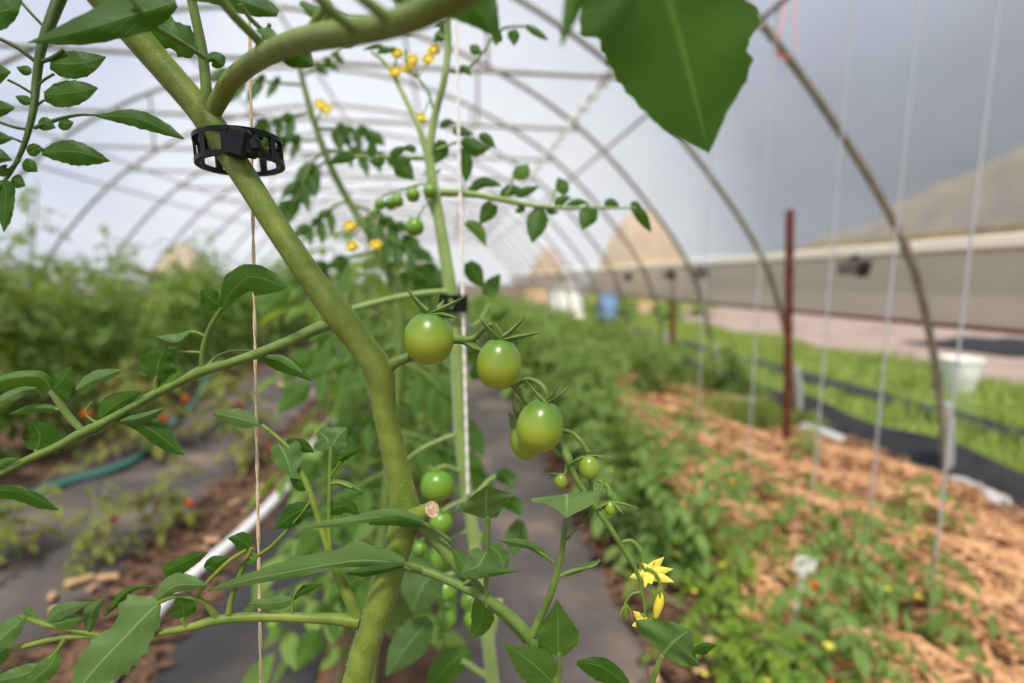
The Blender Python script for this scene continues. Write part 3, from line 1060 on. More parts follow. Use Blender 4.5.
# young tomato plants in the straw, one below each white string and a second line nearer the path
young = [plant('young_tomato_plant', 500 + k, .36, .2, 13, .19, 'leaf_bush', nstem=1, nfruit=(1 if k == 0 else 0), fruit='tomato_red', fr=.013, nflower=1, lean=.15, lowest=.15) for k in range(3)]
XS = XC + hoop_x(2.52) - .035
STR = [(968, XS), (893, XS), (831, XS), (760, XS), (705, XS)]
ys = []
for px_, X in STR:
    r = FW + RT * ((px_ - 512) / F) - UP * ((280 - 341.5) / F)
    ys.append(X * r.y / r.x)
sp = [(XS, y, 1.0) for y in ys] + [(1.10, 1.22, 1.1), (1.36, 1.45, 1.05), (1.28, 1.95, .8), (1.2, 2.7, .9), (2.2, 1.95, .9), (2.4, 2.9, .8), (1.9, 3.6, .9), (1.1, 1.02, .9)]
place_all(young, sp, lambda i: ('young tomato plant in the straw below the %s pale string' if i < 5 else 'young tomato plant in the straw away from the strings, %s one') % ordinal(i if i < 5 else i - 5), 'young tomato plant', 'young tomato plants in the straw')

g = ground(792, 655, 0)
e = empty('plant_tag', g)
MB().box(g + Vector((0, 0, .14)), (.022, .004, .30), Matrix.Rotation(.12, 3, 'Y'), bevel=.001).build('tag_stem', M['white_plastic'], e, smooth=False)
MB().box(g + Vector((.022, 0, .31)), (.075, .005, .05), Matrix.Rotation(.12, 3, 'Y'), bevel=.002).build('tag_head', M['white_plastic'], e, smooth=False)
tag(e, 'white plastic plant tag stuck in the straw beside the yellow-green herbs', 'plant tag')

# withered plants with red fruit on the dusty cloth
dry = [plant('withered_tomato_plant', 600 + k, .46, .24, 22, .18, 'leaf_dry', nstem=3, nfruit=2, fruit='tomato_red', fr=.02, lean=.4, lowest=.2) for k in range(2)]
place_all(dry, [(*ground(245, 465)[:2], .9), (*ground(165, 535)[:2], .8), (*ground(95, 570)[:2], .7), (*ground(145, 455)[:2], 1.5), (*ground(20, 560)[:2], .9), (*ground(225, 430)[:2], 1.3)],
          lambda i: 'withered yellowish tomato plant with red fruit on the dusty cloth, %s placed' % ordinal(i) if False else 'withered yellowish tomato plant on the dusty cloth, ' + ['by the brown mulch and twine', 'in the middle of the cloth', 'closest to the pale wood chips', 'just past the teal hose bend', 'at the near edge of the cloth', 'where the teal hose disappears'][i],
          'withered plant', 'withered plants on the dusty cloth')

# ================================================================= STRINGS ON THE RIGHT
for i, ((px_, X), y) in enumerate(zip(STR, ys)):
    e = empty('support_string', (X, y, .03))
    MB().tube([(X, y, 2.50), (X - .006, y, 1.3), (X, y, .05)], .0038, 6).build('cord', M['pale_string'], e)
    MB().tube([(X + .02 * math.cos(t), y + .006, 2.50 + .02 * math.sin(t)) for t in np.linspace(0, 2 * PI, 13)], .005, 6).build('knot_loop', M['pale_string'], e)
    tag(e, 'pale support string hung over the straw, %s counted from the nearest hoop' % ordinal(i), 'string', 'pale support strings over the straw')
# orange twine looped round the purlin at the nearest hoop
pj = at_Y(772, 25, 2.50)
mb = MB()
mb.tube([P(786, -10, 2.55), P(783, 20, 2.55), P(776, 45, 2.55), P(778, 57, 2.55), P(790, 58, 2.55)], .006, 6)
mb.tube([P(795, -10, 2.57), P(795, 20, 2.57), P(797, 50, 2.57)], .0045, 6)
tag(mb.build('twine', M['pink_string']), 'orange twine looped round the purlin joint of the nearest hoop', 'twine')

# ================================================================= THE FOREGROUND TOMATO PLANT
D0 = .30
base = Vector((-.06, .27, 0))
main = empty('tomato_plant', base)
tag(main, 'sharp foreground tomato plant with thick hairy stem and yellow-green tomatoes', 'tomato plant')


def stem(name, pts, parent, mat='stem', seg=14, per=8, label=None):
    o = MB().ptube(pts, seg, per).build(name, M[mat], parent)
    if label: o['label'] = label
    return o


def leafpart(parent, stalks, blades_, mat='leaf', stalk_mat='stem_dark', name='leaf', label=None, **kw):
    """a leaf: its stalk mesh, each blade a leaflet under it. stalks: list of (x,y,d,w) paths; blades: dicts/tuples"""
    mb = MB()
    for s in stalks:
        mb.ptube(s, 8, 6)
    o = mb.build(name, M[stalk_mat], parent)
    if label: o['label'] = label
    for k, b in enumerate(blades_):
        b = dict(b)
        m = b.pop('mat', mat)
        mid, w = b.pop('mid'), b.pop('w')
        wb = b.pop('wb', None)
        a = dict(kw); a.update(b)
        MB().leaf(mid, w, wb, seed=k, **a).build('leaflet', M[m], o)
    return o


# main stem, down to the soil
foot = base
stem_px = [(70, -45, .262, 34), (100, -8, .268, 31), (150, 52, .28, 27), (196, 105, .288, 26), (216, 132, .29, 27), (248, 182, .292, 24), (276, 226, .294, 24), (308, 273, .296, 25),
           (336, 311, .298, 29), (362, 345, .30, 27), (379, 372, .30, 29), (384, 405, .30, 24), (393, 450, .30, 23.5), (402, 490, .30, 25), (405, 515, .30, 29), (398, 548, .298, 27), (384, 592, .295, 27), (368, 640, .293, 27), (352, 700, .29, 28)]
c = catmull(stem_px, 7)
pts = [P(p[0], p[1], p[2]) for p in c]
rad = [p[3] * p[2] / F / 2 for p in c]
tail = [tuple(pts[-1]), tuple(pts[-1].lerp(base, .35) + Vector((.015, 0, -.05))), tuple(base + Vector((.005, 0, .12))), (base.x, base.y, -.02)]
tl = catmull(tail, 8)[1:]
pts += [Vector(t) for t in tl]
rad += [.0085] * len(tl)
mstem = MB().tube(pts, rad, 20).build('stem', M['stem'], main)
# fine hairs along the edge of the stem
rs = np.random.RandomState(4)
hb = MB()
vs, fs = [], []
npt = 19 * 7 - 7
for i in range(12000):
    k = rs.rand() * (len(c) - 2)
    j = int(k); f = k - j
    p = pts[j].lerp(pts[j + 1], f)
    t = (pts[j + 1] - pts[j]).normalized()
    a = t.orthogonal().normalized(); b = t.cross(a)
    w = rs.rand() * 6.283
    n = a * math.cos(w) + b * math.sin(w)
    r = rad[j] * (1 - f) + rad[j + 1] * f
    l = .0009 + .0011 * rs.rand()
    s = t.cross(n) * .00006
    q = p + n * r * .98
    e_ = q + (n + t * (rs.rand() - .5) * .6) * l
    m = len(vs)
    vs += [q - s, q + s, e_]
    fs.append((m, m + 1, m + 2))
hb.add(vs, fs)
M['hair'] = simple('pale_stem_hair', (176, 188, 116), .6)
o = hb.build('stem_hair', M['hair'], mstem)
o['kind'] = 'stuff'
# cut end of a pruned shoot
MB().ptube([(402, 520, .298, 22), (414, 518, .293, 20), (425, 512, .288, 16), (431, 510, .286, 15)], 14, 5).build('stub', M['stem'], main)
mb = MB()
ax = P(440, 506, .279) - P(425, 512, .288)
mb.lathe([(.0040, -.0012), (.0049, 0), (.0047, .0007), (.003, .0003), (.001, .0011)], P(432, 509.5, .2855), ax, 16)
mb.build('cut_end', M['cut'], main)['label'] = 'dry beige cut end of a pruned shoot'

# thick side branch over the top, close to the camera
stem('branch', [(208, 122, .289, 15), (219, 100, .284, 17), (234, 78, .272, 18), (262, 57, .24, 20), (300, 41, .21, 23), (345, 33, .185, 25), (385, 26, .168, 25), (425, 12, .152, 28), (470, -14, .14, 32), (520, -50, .13, 34)], main, 'stem')
stem('branch', [(207, 112, .289, 12), (206, 85, .288, 10), (202, 50, .286, 9.5), (196, 20, .283, 9), (189, -12, .28, 9)], main, 'stem_dark')
# stubby shoots off the top branch
stem('branch', [(268, 52, .237, 9), (254, 36, .23, 9), (236, 18, .222, 9), (215, -8, .215, 10)], main, 'stem_dark')
stem('branch', [(360, 32, .175, 12), (335, 14, .17, 11), (310, -10, .165, 11)], main, 'stem_dark')
stem('branch', [(396, 24, .162, 13), (372, 6, .158, 12), (348, -14, .155, 12)], main, 'stem_dark')
stem('branch', [(306, 36, .205, 9), (316, 20, .20, 8), (330, 2, .195, 8)], main, 'stem')
stem('branch', [(320, 30, .20, 5), (326, 18, .198, 5), (334, 10, .196, 5)], main, 'stem')
# arching petiole from the branch
leafpart(main, [[(224, 82, .272, 6), (232, 68, .268, 5), (246, 60, .264, 4), (262, 40, .255, 4), (270, 24, .25, 4)]], [
    dict(mid=[(224, 66, .27), (213, 58, .268), (205, 62, .267)], w=8, fold=.6), ], 'leaf_deep')

# big dark leaf, upper left, and the lobed leaf behind it
leafpart(main, [[(205, 58, .28, 5), (180, 42, .265, 5), (152, 26, .25, 5), (140, 10, .24, 5), (126, -10, .235, 6)]], [
    dict(mid=[(176, 2, .245), (130, 16, .238), (80, 31, .23), (27, 43, .225)], w=[6, 16, 20, 20, 19, 18, 16, 13, 9, 4, .4], wb=[16, 26, 30, 28, 24, 19, 16, 13, 9, 4, .4], mat='leaf_deep', fold=.35),
    dict(mid=[(196, 52, .283), (178, 38, .28), (158, 26, .278), (148, 14, .277)], w=[8, 15, 12, 17, 14, 10, 1], wb=[3, 12, 17, 13, 15, 9, 1], mat='leaf_deep', ser=.12),
], 'leaf_deep')
# leaf along the top edge above the branch
leafpart(main, [[(262, 30, .25, 5), (250, 18, .245, 5), (240, 4, .24, 5)]], [
    dict(mid=[(278, 14, .25), (250, 4, .247), (215, -6, .243), (175, -6, .24)], w=[3, 10, 12, 12, 10, 8, 1], wb=[4, 12, 10, 8, 8, 6, 1], mat='leaf_deep'),
], 'leaf_deep')
# leaf below the branch and the dark leaves at the top centre
leafpart(main, [[(300, 40, .222, 4), (294, 50, .224, 4)]], [
    dict(mid=[(290, 44, .226), (300, 56, .228), (313, 66, .23)], w=[8, 13, 13, 9, 1], wb=[10, 17, 15, 9, 1], mat='leaf_deep'),
], 'leaf_deep')
leafpart(main, [[(440, 2, .182, 6), (452, -6, .18, 6)]], [
    dict(mid=[(450, -18, .182), (474, 6, .186), (501, 42, .19)], w=[10, 24, 28, 24, 16, 8, .5], wb=[14, 26, 26, 20, 12, 5, .5], mat='leaf_deep'),
    dict(mid=[(452, 4, .165), (420, 0, .165), (384, -8, .166)], w=[4, 13, 15, 10, 1], mat='leaf_deep'),
    dict(mid=[(300, 2, .20), (322, 16, .20), (352, 22, .20)], w=[3, 6, 8, 5, .5], mat='leaf'),
    dict(mid=[(276, 42, .232), (268, 34, .234), (256, 30, .236)], w=[2, 6, 7, 4, .5], mat='leaf_pale'),
], 'leaf_deep')
# the big overhead leaf
leafpart(main, [[(560, -60, .17, 10), (600, -62, .175, 9), (640, -60, .18, 8)]], [
    dict(mid=[(650, -60, .185), (668, 0, .19), (688, 70, .195), (709, 153, .20)],
         w=[(0, 30), (.15, 95), (.28, 92), (.36, 76), (.39, 72), (.44, 84), (.50, 82), (.56, 66), (.60, 62), (.64, 66), (.73, 53), (.845, 27), (.93, 13), (1, .3)],
         wb=[(0, 30), (.15, 80), (.28, 92), (.33, 95), (.36, 78), (.47, 77), (.55, 72), (.634, 66), (.73, 55), (.845, 40), (.93, 19), (1, .3)], mat='leaf_deep', rows=60, cols=8, ser=.03, nser=13, fold=.12, wave=.02),
    dict(mid=[(592, -40, .155), (574, -2, .155), (561, 47, .156)], w=[10, 14, 14, 12, 9, 5, .5], wb=[4, 10, 11, 9, 6, 4, .5], mat='leaf', fold=.7, ser=.02),
    dict(mid=[(600, -40, .178), (560, -26, .176), (540, -2, .174)], w=[6, 16, 16, 10, 1], mat='leaf_deep'),
], 'leaf_deep')

# compound leaf at the far upper left
rach = [(64, -12, .275, 11), (52, 18, .272, 10), (41, 50, .27, 8), (36, 85, .27, 7), (33, 112, .268, 6), (24, 145, .266, 4.5), (12, 170, .264, 3.5), (-2, 190, .262, 3)]
subs = [[(41, 62, .27, 4), (52, 58, .27, 4), (64, 50, .271, 4)], [(35, 88, .27, 2.5), (44, 80, .27, 2.5), (54, 74, .27, 2.5)], [(34, 108, .27, 2.5), (44, 100, .27, 2)],
        [(34, 128, .268, 4), (56, 120, .27, 4), (78, 115, .272, 3), (98, 115, .274, 2)], [(27, 150, .266, 2.5), (40, 146, .267, 2)],
        [(45, 28, .272, 3), (30, 12, .27, 3), (14, -6, .268, 3)], [(36, 62, .27, 4), (18, 48, .266, 4), (-6, 36, .262, 4)], [(33, 94, .27, 2.5), (20, 86, .266, 2.5), (8, 80, .264, 2.5)],
        [(31, 130, .268, 3), (14, 127, .264, 3), (-4, 121, .26, 3)], [(24, 143, .266, 2.5), (10, 137, .263, 2)], [(20, 160, .265, 2.5), (8, 170, .263, 2)]]
lf = [dict(mid=[(50, 63, .27), (78, 64, .272), (106, 57, .276)], w=[4, 12, 14, 12, 7, .5], wb=[6, 13, 15, 14, 9, .5]),
      dict(mid=[(44, 95, .27), (70, 93, .272), (98, 88, .275)], w=[3, 11, 13, 12, 8, .5], wb=[6, 13, 14, 13, 9, .5]),
      dict(mid=[(97, 116, .274), (138, 119, .277), (184, 139, .281)], w=[1, 5, 8, 9, 8, 6, .5], wb=[1, 5, 8, 9, 7, 4, .5], ser=.1),
      dict(mid=[(42, 153, .267), (76, 152, .27), (110, 161, .274)], w=[3, 9, 12, 11, 8, 5, .5], wb=[2, 8, 12, 14, 12, 7, .5], ser=.1),
      dict(mid=[(38, 122, .268), (48, 125, .268), (56, 128, .268)], w=7), dict(mid=[(60, 120, .27), (66, 124, .27), (74, 122, .271)], w=7),
      dict(mid=[(28, 154, .266), (34, 150, .266), (44, 149, .267)], w=7), dict(mid=[(22, 164, .265), (30, 166, .265), (38, 172, .266)], w=7),
      dict(mid=[(12, 178, .264), (18, 182, .264), (26, 186, .264)], w=7),
      dict(mid=[(32, 72, .268), (24, 70, .267), (16, 67, .266)], w=5), dict(mid=[(31, 103, .268), (24, 100, .267), (15, 96, .266)], w=5),
      dict(mid=[(-14, 14, .262), (8, 10, .262), (22, 0, .264)], w=[8, 18, 20, 16, 8, .5], wb=[8, 18, 18, 12, 6, .5]),
      dict(mid=[(-26, 76, .26), (-8, 74, .26), (11, 72, .262)], w=[6, 14, 15, 13, 7, .5]),
      dict(mid=[(-26, 110, .258), (-6, 109, .259), (15, 108, .262)], w=[4, 10, 11, 9, 6, .5]),
      dict(mid=[(-28, 139, .257), (-8, 138, .258), (13, 139, .26)], w=[4, 8, 9, 8, 5, .5]),
      dict(mid=[(-20, 158, .257), (-4, 156, .258), (12, 160, .26)], w=[5, 10, 10, 8, 4, .5]),
      dict(mid=[(2, 180, .262), (6, 196, .262), (4, 232, .263)], w=[5, 10, 9, 8, 6, .5], wb=[5, 9, 12, 9, 5, .5], ser=.1),
      dict(mid=[(0, 166, .262), (4, 171, .262), (10, 172, .262)], w=7)]
leafpart(main, [rach] + subs, lf, 'leaf_deep', 'stem_deep')

# long leaf going left from the fork
L2 = [(338, 321, .298, 15), (318, 328, .297, 12), (290, 341, .295, 11), (262, 352, .292, 10), (230, 363, .29, 9), (202, 371, .288, 11), (178, 383, .287, 8), (155, 394, .286, 9), (125, 411, .284, 8), (97, 426, .282, 9), (82, 433, .281, 10), (60, 445, .28, 8), (38, 455, .278, 8), (15, 466, .276, 7), (-20, 484, .273, 7)]
subs = [[(203, 370, .288, 7), (203, 350, .286, 5.5), (210, 328, .284, 5), (222, 308, .282, 4)], [(206, 337, .285, 3.5), (198, 333, .284, 3.5), (190, 332, .283, 3)],
        [(205, 353, .286, 3), (192, 352, .286, 3), (182, 352, .286, 2.5)], [(207, 367, .288, 4), (216, 357, .292, 3.5), (232, 351, .296, 3), (252, 351, .30, 3)],
        [(157, 394, .286, 5), (156, 384, .285, 4.5), (157, 376, .284, 3.5)], [(85, 433, .281, 6), (70, 418, .279, 6.5), (58, 401, .277, 6), (50, 391, .276, 4.5)],
        [(78, 428, .28, 3), (66, 412, .278, 3.5), (56, 409, .277, 4)], [(38, 455, .278, 4), (36, 449, .278, 4)], [(104, 424, .283, 3), (92, 420, .283, 2.5), (86, 412, .283, 2.5), (92, 402, .284, 2)],
        [(108, 425, .283, 2.5), (100, 432, .283, 2.5), (88, 436, .282, 2.5)]]
lf = [dict(mid=[(222, 311, .282), (232, 292, .28), (252, 277, .278), (287, 288, .276)], w=[2, 8, 16, 14, 12, 9, 1], wb=[3, 8, 10, 15, 19, 12, 1], mat='leaf_deep', fold=.2),
      dict(mid=[(222, 308, .282), (212, 300, .28), (201, 290, .279)], w=[3, 9, 12, 9, 1], wb=[2, 6, 10, 9, 1], mat='leaf_deep', fold=.2),
      dict(mid=[(192, 331, .283), (176, 342, .281), (156, 337, .28)], w=[2, 4, 5, 5, .5], wb=[2, 6, 9, 6, .5], mat='leaf_pale', fold=.8, tilt=.4),
      dict(mid=[(184, 352, .286), (174, 352, .286), (164, 347, .286)], w=4),
      dict(mid=[(157, 378, .284), (159, 362, .283), (166, 345, .282)], w=[6, 18, 19, 15, 9, .5], wb=[4, 15, 17, 14, 12, .5], mat='leaf_deep', ser=.03),
      dict(mid=[(158, 388, .286), (172, 380, .286), (180, 366, .287)], w=9, mat='leaf'),
      dict(mid=[(101, 418, .283), (116, 405, .282), (141, 391, .281)], w=[5, 13, 11, 7, .5], wb=[2, 4, 6, 6, .5], mat='leaf_deep', fold=.4),
      dict(mid=[(112, 420, .284), (145, 427, .284), (184, 455, .283)], w=[2, 9, 14, 14, 9, .5], wb=[1, 4, 8, 10, 8, .5], mat='leaf_deep', fold=.3),
      dict(mid=[(120, 421, .283), (142, 417, .28), (165, 408, .278)], w=[1, 4, 4, 3, .5], wb=[2, 7, 8, 5, .5], mat='leaf_pale', fold=.8),
      dict(mid=[(76, 390, .279), (95, 379, .278), (123, 370, .276)], w=[2, 7, 8, 5, .5], wb=[2, 6, 7, 5, .5], mat='leaf_pale', fold=.5),
      dict(mid=[(52, 391, .276), (40, 377, .272), (6, 379, .266), (-24, 392, .262)], w=[9, 14, 12, 10, 8, .5], wb=[6, 6, 6, 5, 4, .5], mat='leaf', fold=.5),
      dict(mid=[(50, 391, .276), (62, 380, .277), (71, 367, .278)], w=[4, 10, 10, 7, .5], wb=[12, 18, 14, 8, .5], mat='leaf_deep'),
      dict(mid=[(36, 388, .272), (18, 392, .268), (-14, 408, .262)], w=[1, 6, 7, 6, .5], wb=[1, 4, 5, 4, .5], mat='leaf_pale'),
      dict(mid=[(60, 409, .277), (36, 408, .275), (10, 414, .273)], w=[2, 4, 5, 4, .5], wb=[2, 4, 4, 3, .5], mat='leaf', fold=.6),
      dict(mid=[(36, 451, .278), (40, 436, .277), (30, 419, .275)], w=[10, 20, 16, 9, .5], wb=[12, 24, 18, 8, .5], mat='leaf_deep', fold=.2),
      dict(mid=[(258, 354, .293), (284, 363, .295), (312, 381, .297)], w=[1, 5, 8, 8, 5, .5], wb=[2, 8, 10, 8, 4, .5], mat='leaf_deep', fold=.4),
      dict(mid=[(262, 356, .292), (282, 358, .288), (302, 372, .287)], w=[1, 2, 3, 3, .5], wb=[1, 3, 4, 4, .5], mat='leaf_pale'),
      dict(mid=[(-20, 494, .27), (18, 491, .271), (59, 510, .273)], w=[3, 6, 5, 5, .5], wb=[4, 8, 10, 9, .5], mat='leaf_deep'),
      dict(mid=[(-10, 470, .272), (4, 462, .272), (22, 458, .274)], w=4, mat='leaf')]
leafpart(main, [L2] + subs, lf, 'leaf', 'stem_dark')

# side shoot rising left of the stem
S1 = [(358, 618, .293, 12), (346, 592, .293, 11), (332, 560, .294, 8), (320, 522, .296, 7), (309, 490, .298, 6), (300, 470, .30, 6)]
subs = [[(300, 472, .30, 5), (292, 452, .30, 4), (276, 436, .30, 4), (262, 425, .30, 3.5)], [(330, 556, .294, 6), (329, 520, .297, 4.5), (330, 480, .30, 4), (331, 446, .302, 4)],
        [(330, 478, .30, 3), (340, 462, .298, 2.5)], [(329, 484, .30, 4), (340, 483, .298, 3), (352, 488, .296, 2)], [(312, 500, .298, 3), (296, 520, .298, 3), (272, 546, .298, 4), (250, 560, .297, 4)]]
lf = [dict(mid=[(278, 443, .30), (286, 458, .297), (293, 478, .294)], w=[8, 19, 17, 10, .5], wb=[7, 14, 12, 8, .5], mat='leaf_pale'),
      dict(mid=[(258, 424, .30), (236, 418, .298), (212, 413, .296)], w=[2, 8, 9, 6, .5], wb=[3, 10, 10, 5, .5], mat='leaf_pale', fold=.3),
      dict(mid=[(286, 442, .30), (302, 446, .302), (314, 452, .304)], w=[3, 6, 7, 5, .5], mat='leaf_deep'),
      dict(mid=[(331, 448, .302), (324, 436, .304), (316, 434, .307)], w=[9, 15, 13, 8, .5], mat='leaf_pale'),
      dict(mid=[(332, 448, .302), (338, 436, .303), (347, 428, .306)], w=[9, 13, 11, 7, .5], mat='leaf_pale'),
      dict(mid=[(331, 468, .30), (344, 456, .298), (362, 449, .296)], w=[1, 4, 4, 2, .5], wb=[1, 4, 5, 3, .5], mat='leaf_deep', fold=.6),
      dict(mid=[(330, 481, .30), (346, 484, .297), (363, 492, .294)], w=[2, 3, 3, 2, .5], wb=[1, 3, 4, 3, .5], mat='leaf_pale', fold=.6),
      dict(mid=[(318, 512, .298), (298, 512, .297), (274, 529, .295)], w=[3, 8, 12, 9, .5], wb=[3, 9, 11, 7, .5], mat='leaf_deep'),
      dict(mid=[(330, 510, .298), (345, 506, .30), (360, 516, .302)], w=[8, 9, 8, 6, .5], wb=[6, 9, 7, 4, .5], mat='leaf_deep'),
      dict(mid=[(308, 488, .298), (298, 484, .298), (290, 478, .297)], w=6, mat='leaf_deep')]
leafpart(main, [S1] + subs, lf, 'leaf_pale', 'stem')

# two long pale leaves crossing in front of the stem
leafpart(main, [[(405, 563, .285, 4), (415, 568, .288, 4), (425, 572, .292, 5)]], [
    dict(mid=[(404, 564, .284), (360, 561, .28), (300, 570, .278), (250, 580, .277), (207, 591, .276)], w=[4, 5, 6, 5, 6, 7, 6, 5, 3, .4], wb=[6, 13, 16, 21, 13, 15, 13, 12, 10, 8, 6, 4, .4], mat='leaf_pale', fold=.25, ser=.1, rows=36),
    dict(mid=[(404, 565, .283), (370, 571, .276), (346, 573, .272)], w=[2, 4, 5, 5, 1], wb=[2, 6, 6, 4, 1], mat='leaf_deep', fold=.5),
], 'leaf_pale', 'stem_dark')
leafpart(main, [[(424, 523, .285, 4), (436, 530, .288, 4), (450, 540, .29, 4)]], [
    dict(mid=[(424, 523, .284), (390, 517, .28), (345, 522, .277), (303, 528, .275)], w=[3, 4, 4, 4, 3, .4], wb=[4, 9, 8, 5, 4, .4], mat='leaf_pale', fold=.3),
    dict(mid=[(421, 524, .283), (396, 520, .276), (369, 522, .272)], w=[3, 6, 6, 5, 3], wb=[2, 3, 4, 4, 1], mat='leaf_deep', fold=.3),
], 'leaf_pale', 'stem_dark')

# horizontal leaf, lower left
L3 = [(359, 622, .292, 13), (335, 619, .29, 11), (310, 618, .287, 9.5), (280, 617, .284, 9), (250, 617, .281, 9), (218, 620, .278, 9), (190, 627, .275, 7.5), (165, 632, .272, 7), (148, 634, .27, 6)]
subs = [[(217, 618, .278, 6.5), (206, 604, .276, 5), (194, 598, .274, 5), (176, 596, .272, 4.5), (158, 603, .27, 4)], [(196, 598, .274, 4), (206, 584, .274, 4), (228, 562, .275, 4), (246, 550, .276, 3.5)],
        [(229, 614, .279, 7), (232, 596, .28, 5), (242, 570, .281, 5), (252, 548, .282, 4)], [(186, 626, .274, 4), (182, 618, .273, 4)], [(292, 614, .285, 3), (294, 596, .284, 2.5), (303, 584, .282, 2.5)],
        [(158, 632, .271, 4), (120, 637, .268, 5), (86, 636, .265, 5), (50, 640, .262, 5), (10, 650, .258, 5)], [(100, 636, .266, 4), (74, 630, .263, 5), (44, 624, .26, 5), (20, 616, .257, 4)],
        [(66, 638, .263, 5), (56, 652, .26, 4), (40, 668, .258, 3)]]
lf = [dict(mid=[(159, 603, .27), (132, 630, .262), (96, 668, .254), (70, 700, .25)], w=[3, 16, 20, 26, 27, 27, 22, 22, 15, 1], wb=[10, 26, 27, 17, 18, 22, 20, 18, 10, 1], mat='leaf_pale', ser=.12, nser=9, fold=.15, rows=40),
      dict(mid=[(156, 600, .27), (176, 586, .268), (208, 585, .267)], w=[3, 10, 13, 9, .5], wb=[2, 6, 7, 5, .5], mat='leaf_pale', fold=.4),
      dict(mid=[(163, 572, .273), (184, 562, .272), (208, 552, .271)], w=[4, 7, 6, 4, .5], wb=[6, 11, 9, 6, .5], mat='leaf_deep', fold=.3),
      dict(mid=[(206, 570, .275), (216, 562, .277), (228, 558, .278)], w=[4, 7, 7, 4, .5], mat='leaf_deep'),
      dict(mid=[(250, 547, .282), (240, 540, .281), (228, 538, .28)], w=[6, 10, 9, 5, .5], wb=[6, 10, 9, 4, .5], mat='leaf_deep'),
      dict(mid=[(250, 550, .282), (254, 560, .28), (236, 566, .279)], w=3, mat='leaf'),
      dict(mid=[(184, 618, .273), (182, 606, .272), (176, 598, .271)], w=[6, 13, 14, 9, .5], mat='leaf_deep'),
      dict(mid=[(292, 600, .284), (272, 603, .28), (248, 604, .277)], w=[4, 8, 7, 5, .5], wb=[4, 7, 6, 5, .5], mat='leaf_pale'),
      dict(mid=[(292, 600, .284), (300, 592, .283), (322, 584, .282)], w=[2, 4, 5, 3, .5], mat='leaf_deep'),
      dict(mid=[(46, 622, .26), (62, 610, .258), (92, 602, .256)], w=[2, 7, 6, 4, .5], wb=[3, 8, 8, 4, .5], mat='leaf_pale'),
      dict(mid=[(26, 616, .257), (4, 636, .253), (-20, 656, .25)], w=[3, 9, 12, 10, .5], wb=[3, 10, 12, 8, .5], mat='leaf_pale'),
      dict(mid=[(48, 626, .26), (66, 622, .26), (84, 618, .26)], w=[2, 7, 8, 5, .5], mat='leaf'),
      dict(mid=[(88, 632, .264), (92, 612, .262), (104, 598, .26)], w=[2, 7, 8, 5, .5], mat='leaf_pale', fold=.7),
      dict(mid=[(44, 666, .258), (20, 676, .255), (-10, 682, .252)], w=[3, 9, 10, 7, .5], mat='leaf_pale'),
      dict(mid=[(10, 650, .258), (-10, 662, .256), (-30, 668, .254)], w=8, mat='leaf'),
      dict(mid=[(58, 650, .26), (48, 668, .256), (20, 690, .252)], w=[3, 9, 10, 7, .5], mat='leaf'),
      dict(mid=[(104, 616, .264), (130, 590, .27), (158, 586, .272)], w=[1, 4, 4, 2, .5], mat='leaf_deep', fold=.6),
      dict(mid=[(40, 622, .26), (28, 612, .26), (28, 604, .26)], w=[2, 5, 6, 4, .5], mat='leaf_pale')]
leafpart(main, [L3] + subs, lf, 'leaf_pale', 'stem')

# leaf going down to the right
R1 = [(401, 565, .294, 9), (425, 571, .292, 9), (455, 583, .29, 9), (485, 598, .288, 10), (512, 618, .286, 10.5), (530, 638, .285, 12), (546, 662, .284, 10), (566, 700, .283, 10)]
R2 = [(416, 520, .298, 13), (436, 540, .297, 13), (458, 566, .295, 13), (482, 594, .292, 12), (506, 616, .29, 11), (528, 640, .287, 11)]
subs = [[(530, 640, .285, 10), (541, 616, .284, 8), (552, 590, .282, 7.5), (560, 560, .28, 6.5), (565, 530, .278, 5.5), (568, 508, .276, 4)], [(555, 578, .281, 4), (572, 571, .28, 4), (592, 566, .279, 4), (600, 560, .279, 3)],
        [(553, 562, .281, 4), (540, 552, .28, 3.5), (524, 542, .279, 3)], [(557, 690, .283, 6), (559, 672, .282, 6), (559, 652, .28, 5)], [(648, 700, .28, 6), (654, 676, .278, 6), (662, 656, .276, 5)],
        [(487, 606, .287, 5), (486, 580, .286, 5), (487, 545, .284, 6), (488, 516, .282, 6)], [(462, 586, .289, 4), (470, 580, .286, 4)], [(567, 540, .279, 2.5), (575, 530, .278, 2.5), (584, 524, .277, 2)], [(648, 700, .28, 5), (600, 740, .283, 6), (566, 716, .283, 6)]]
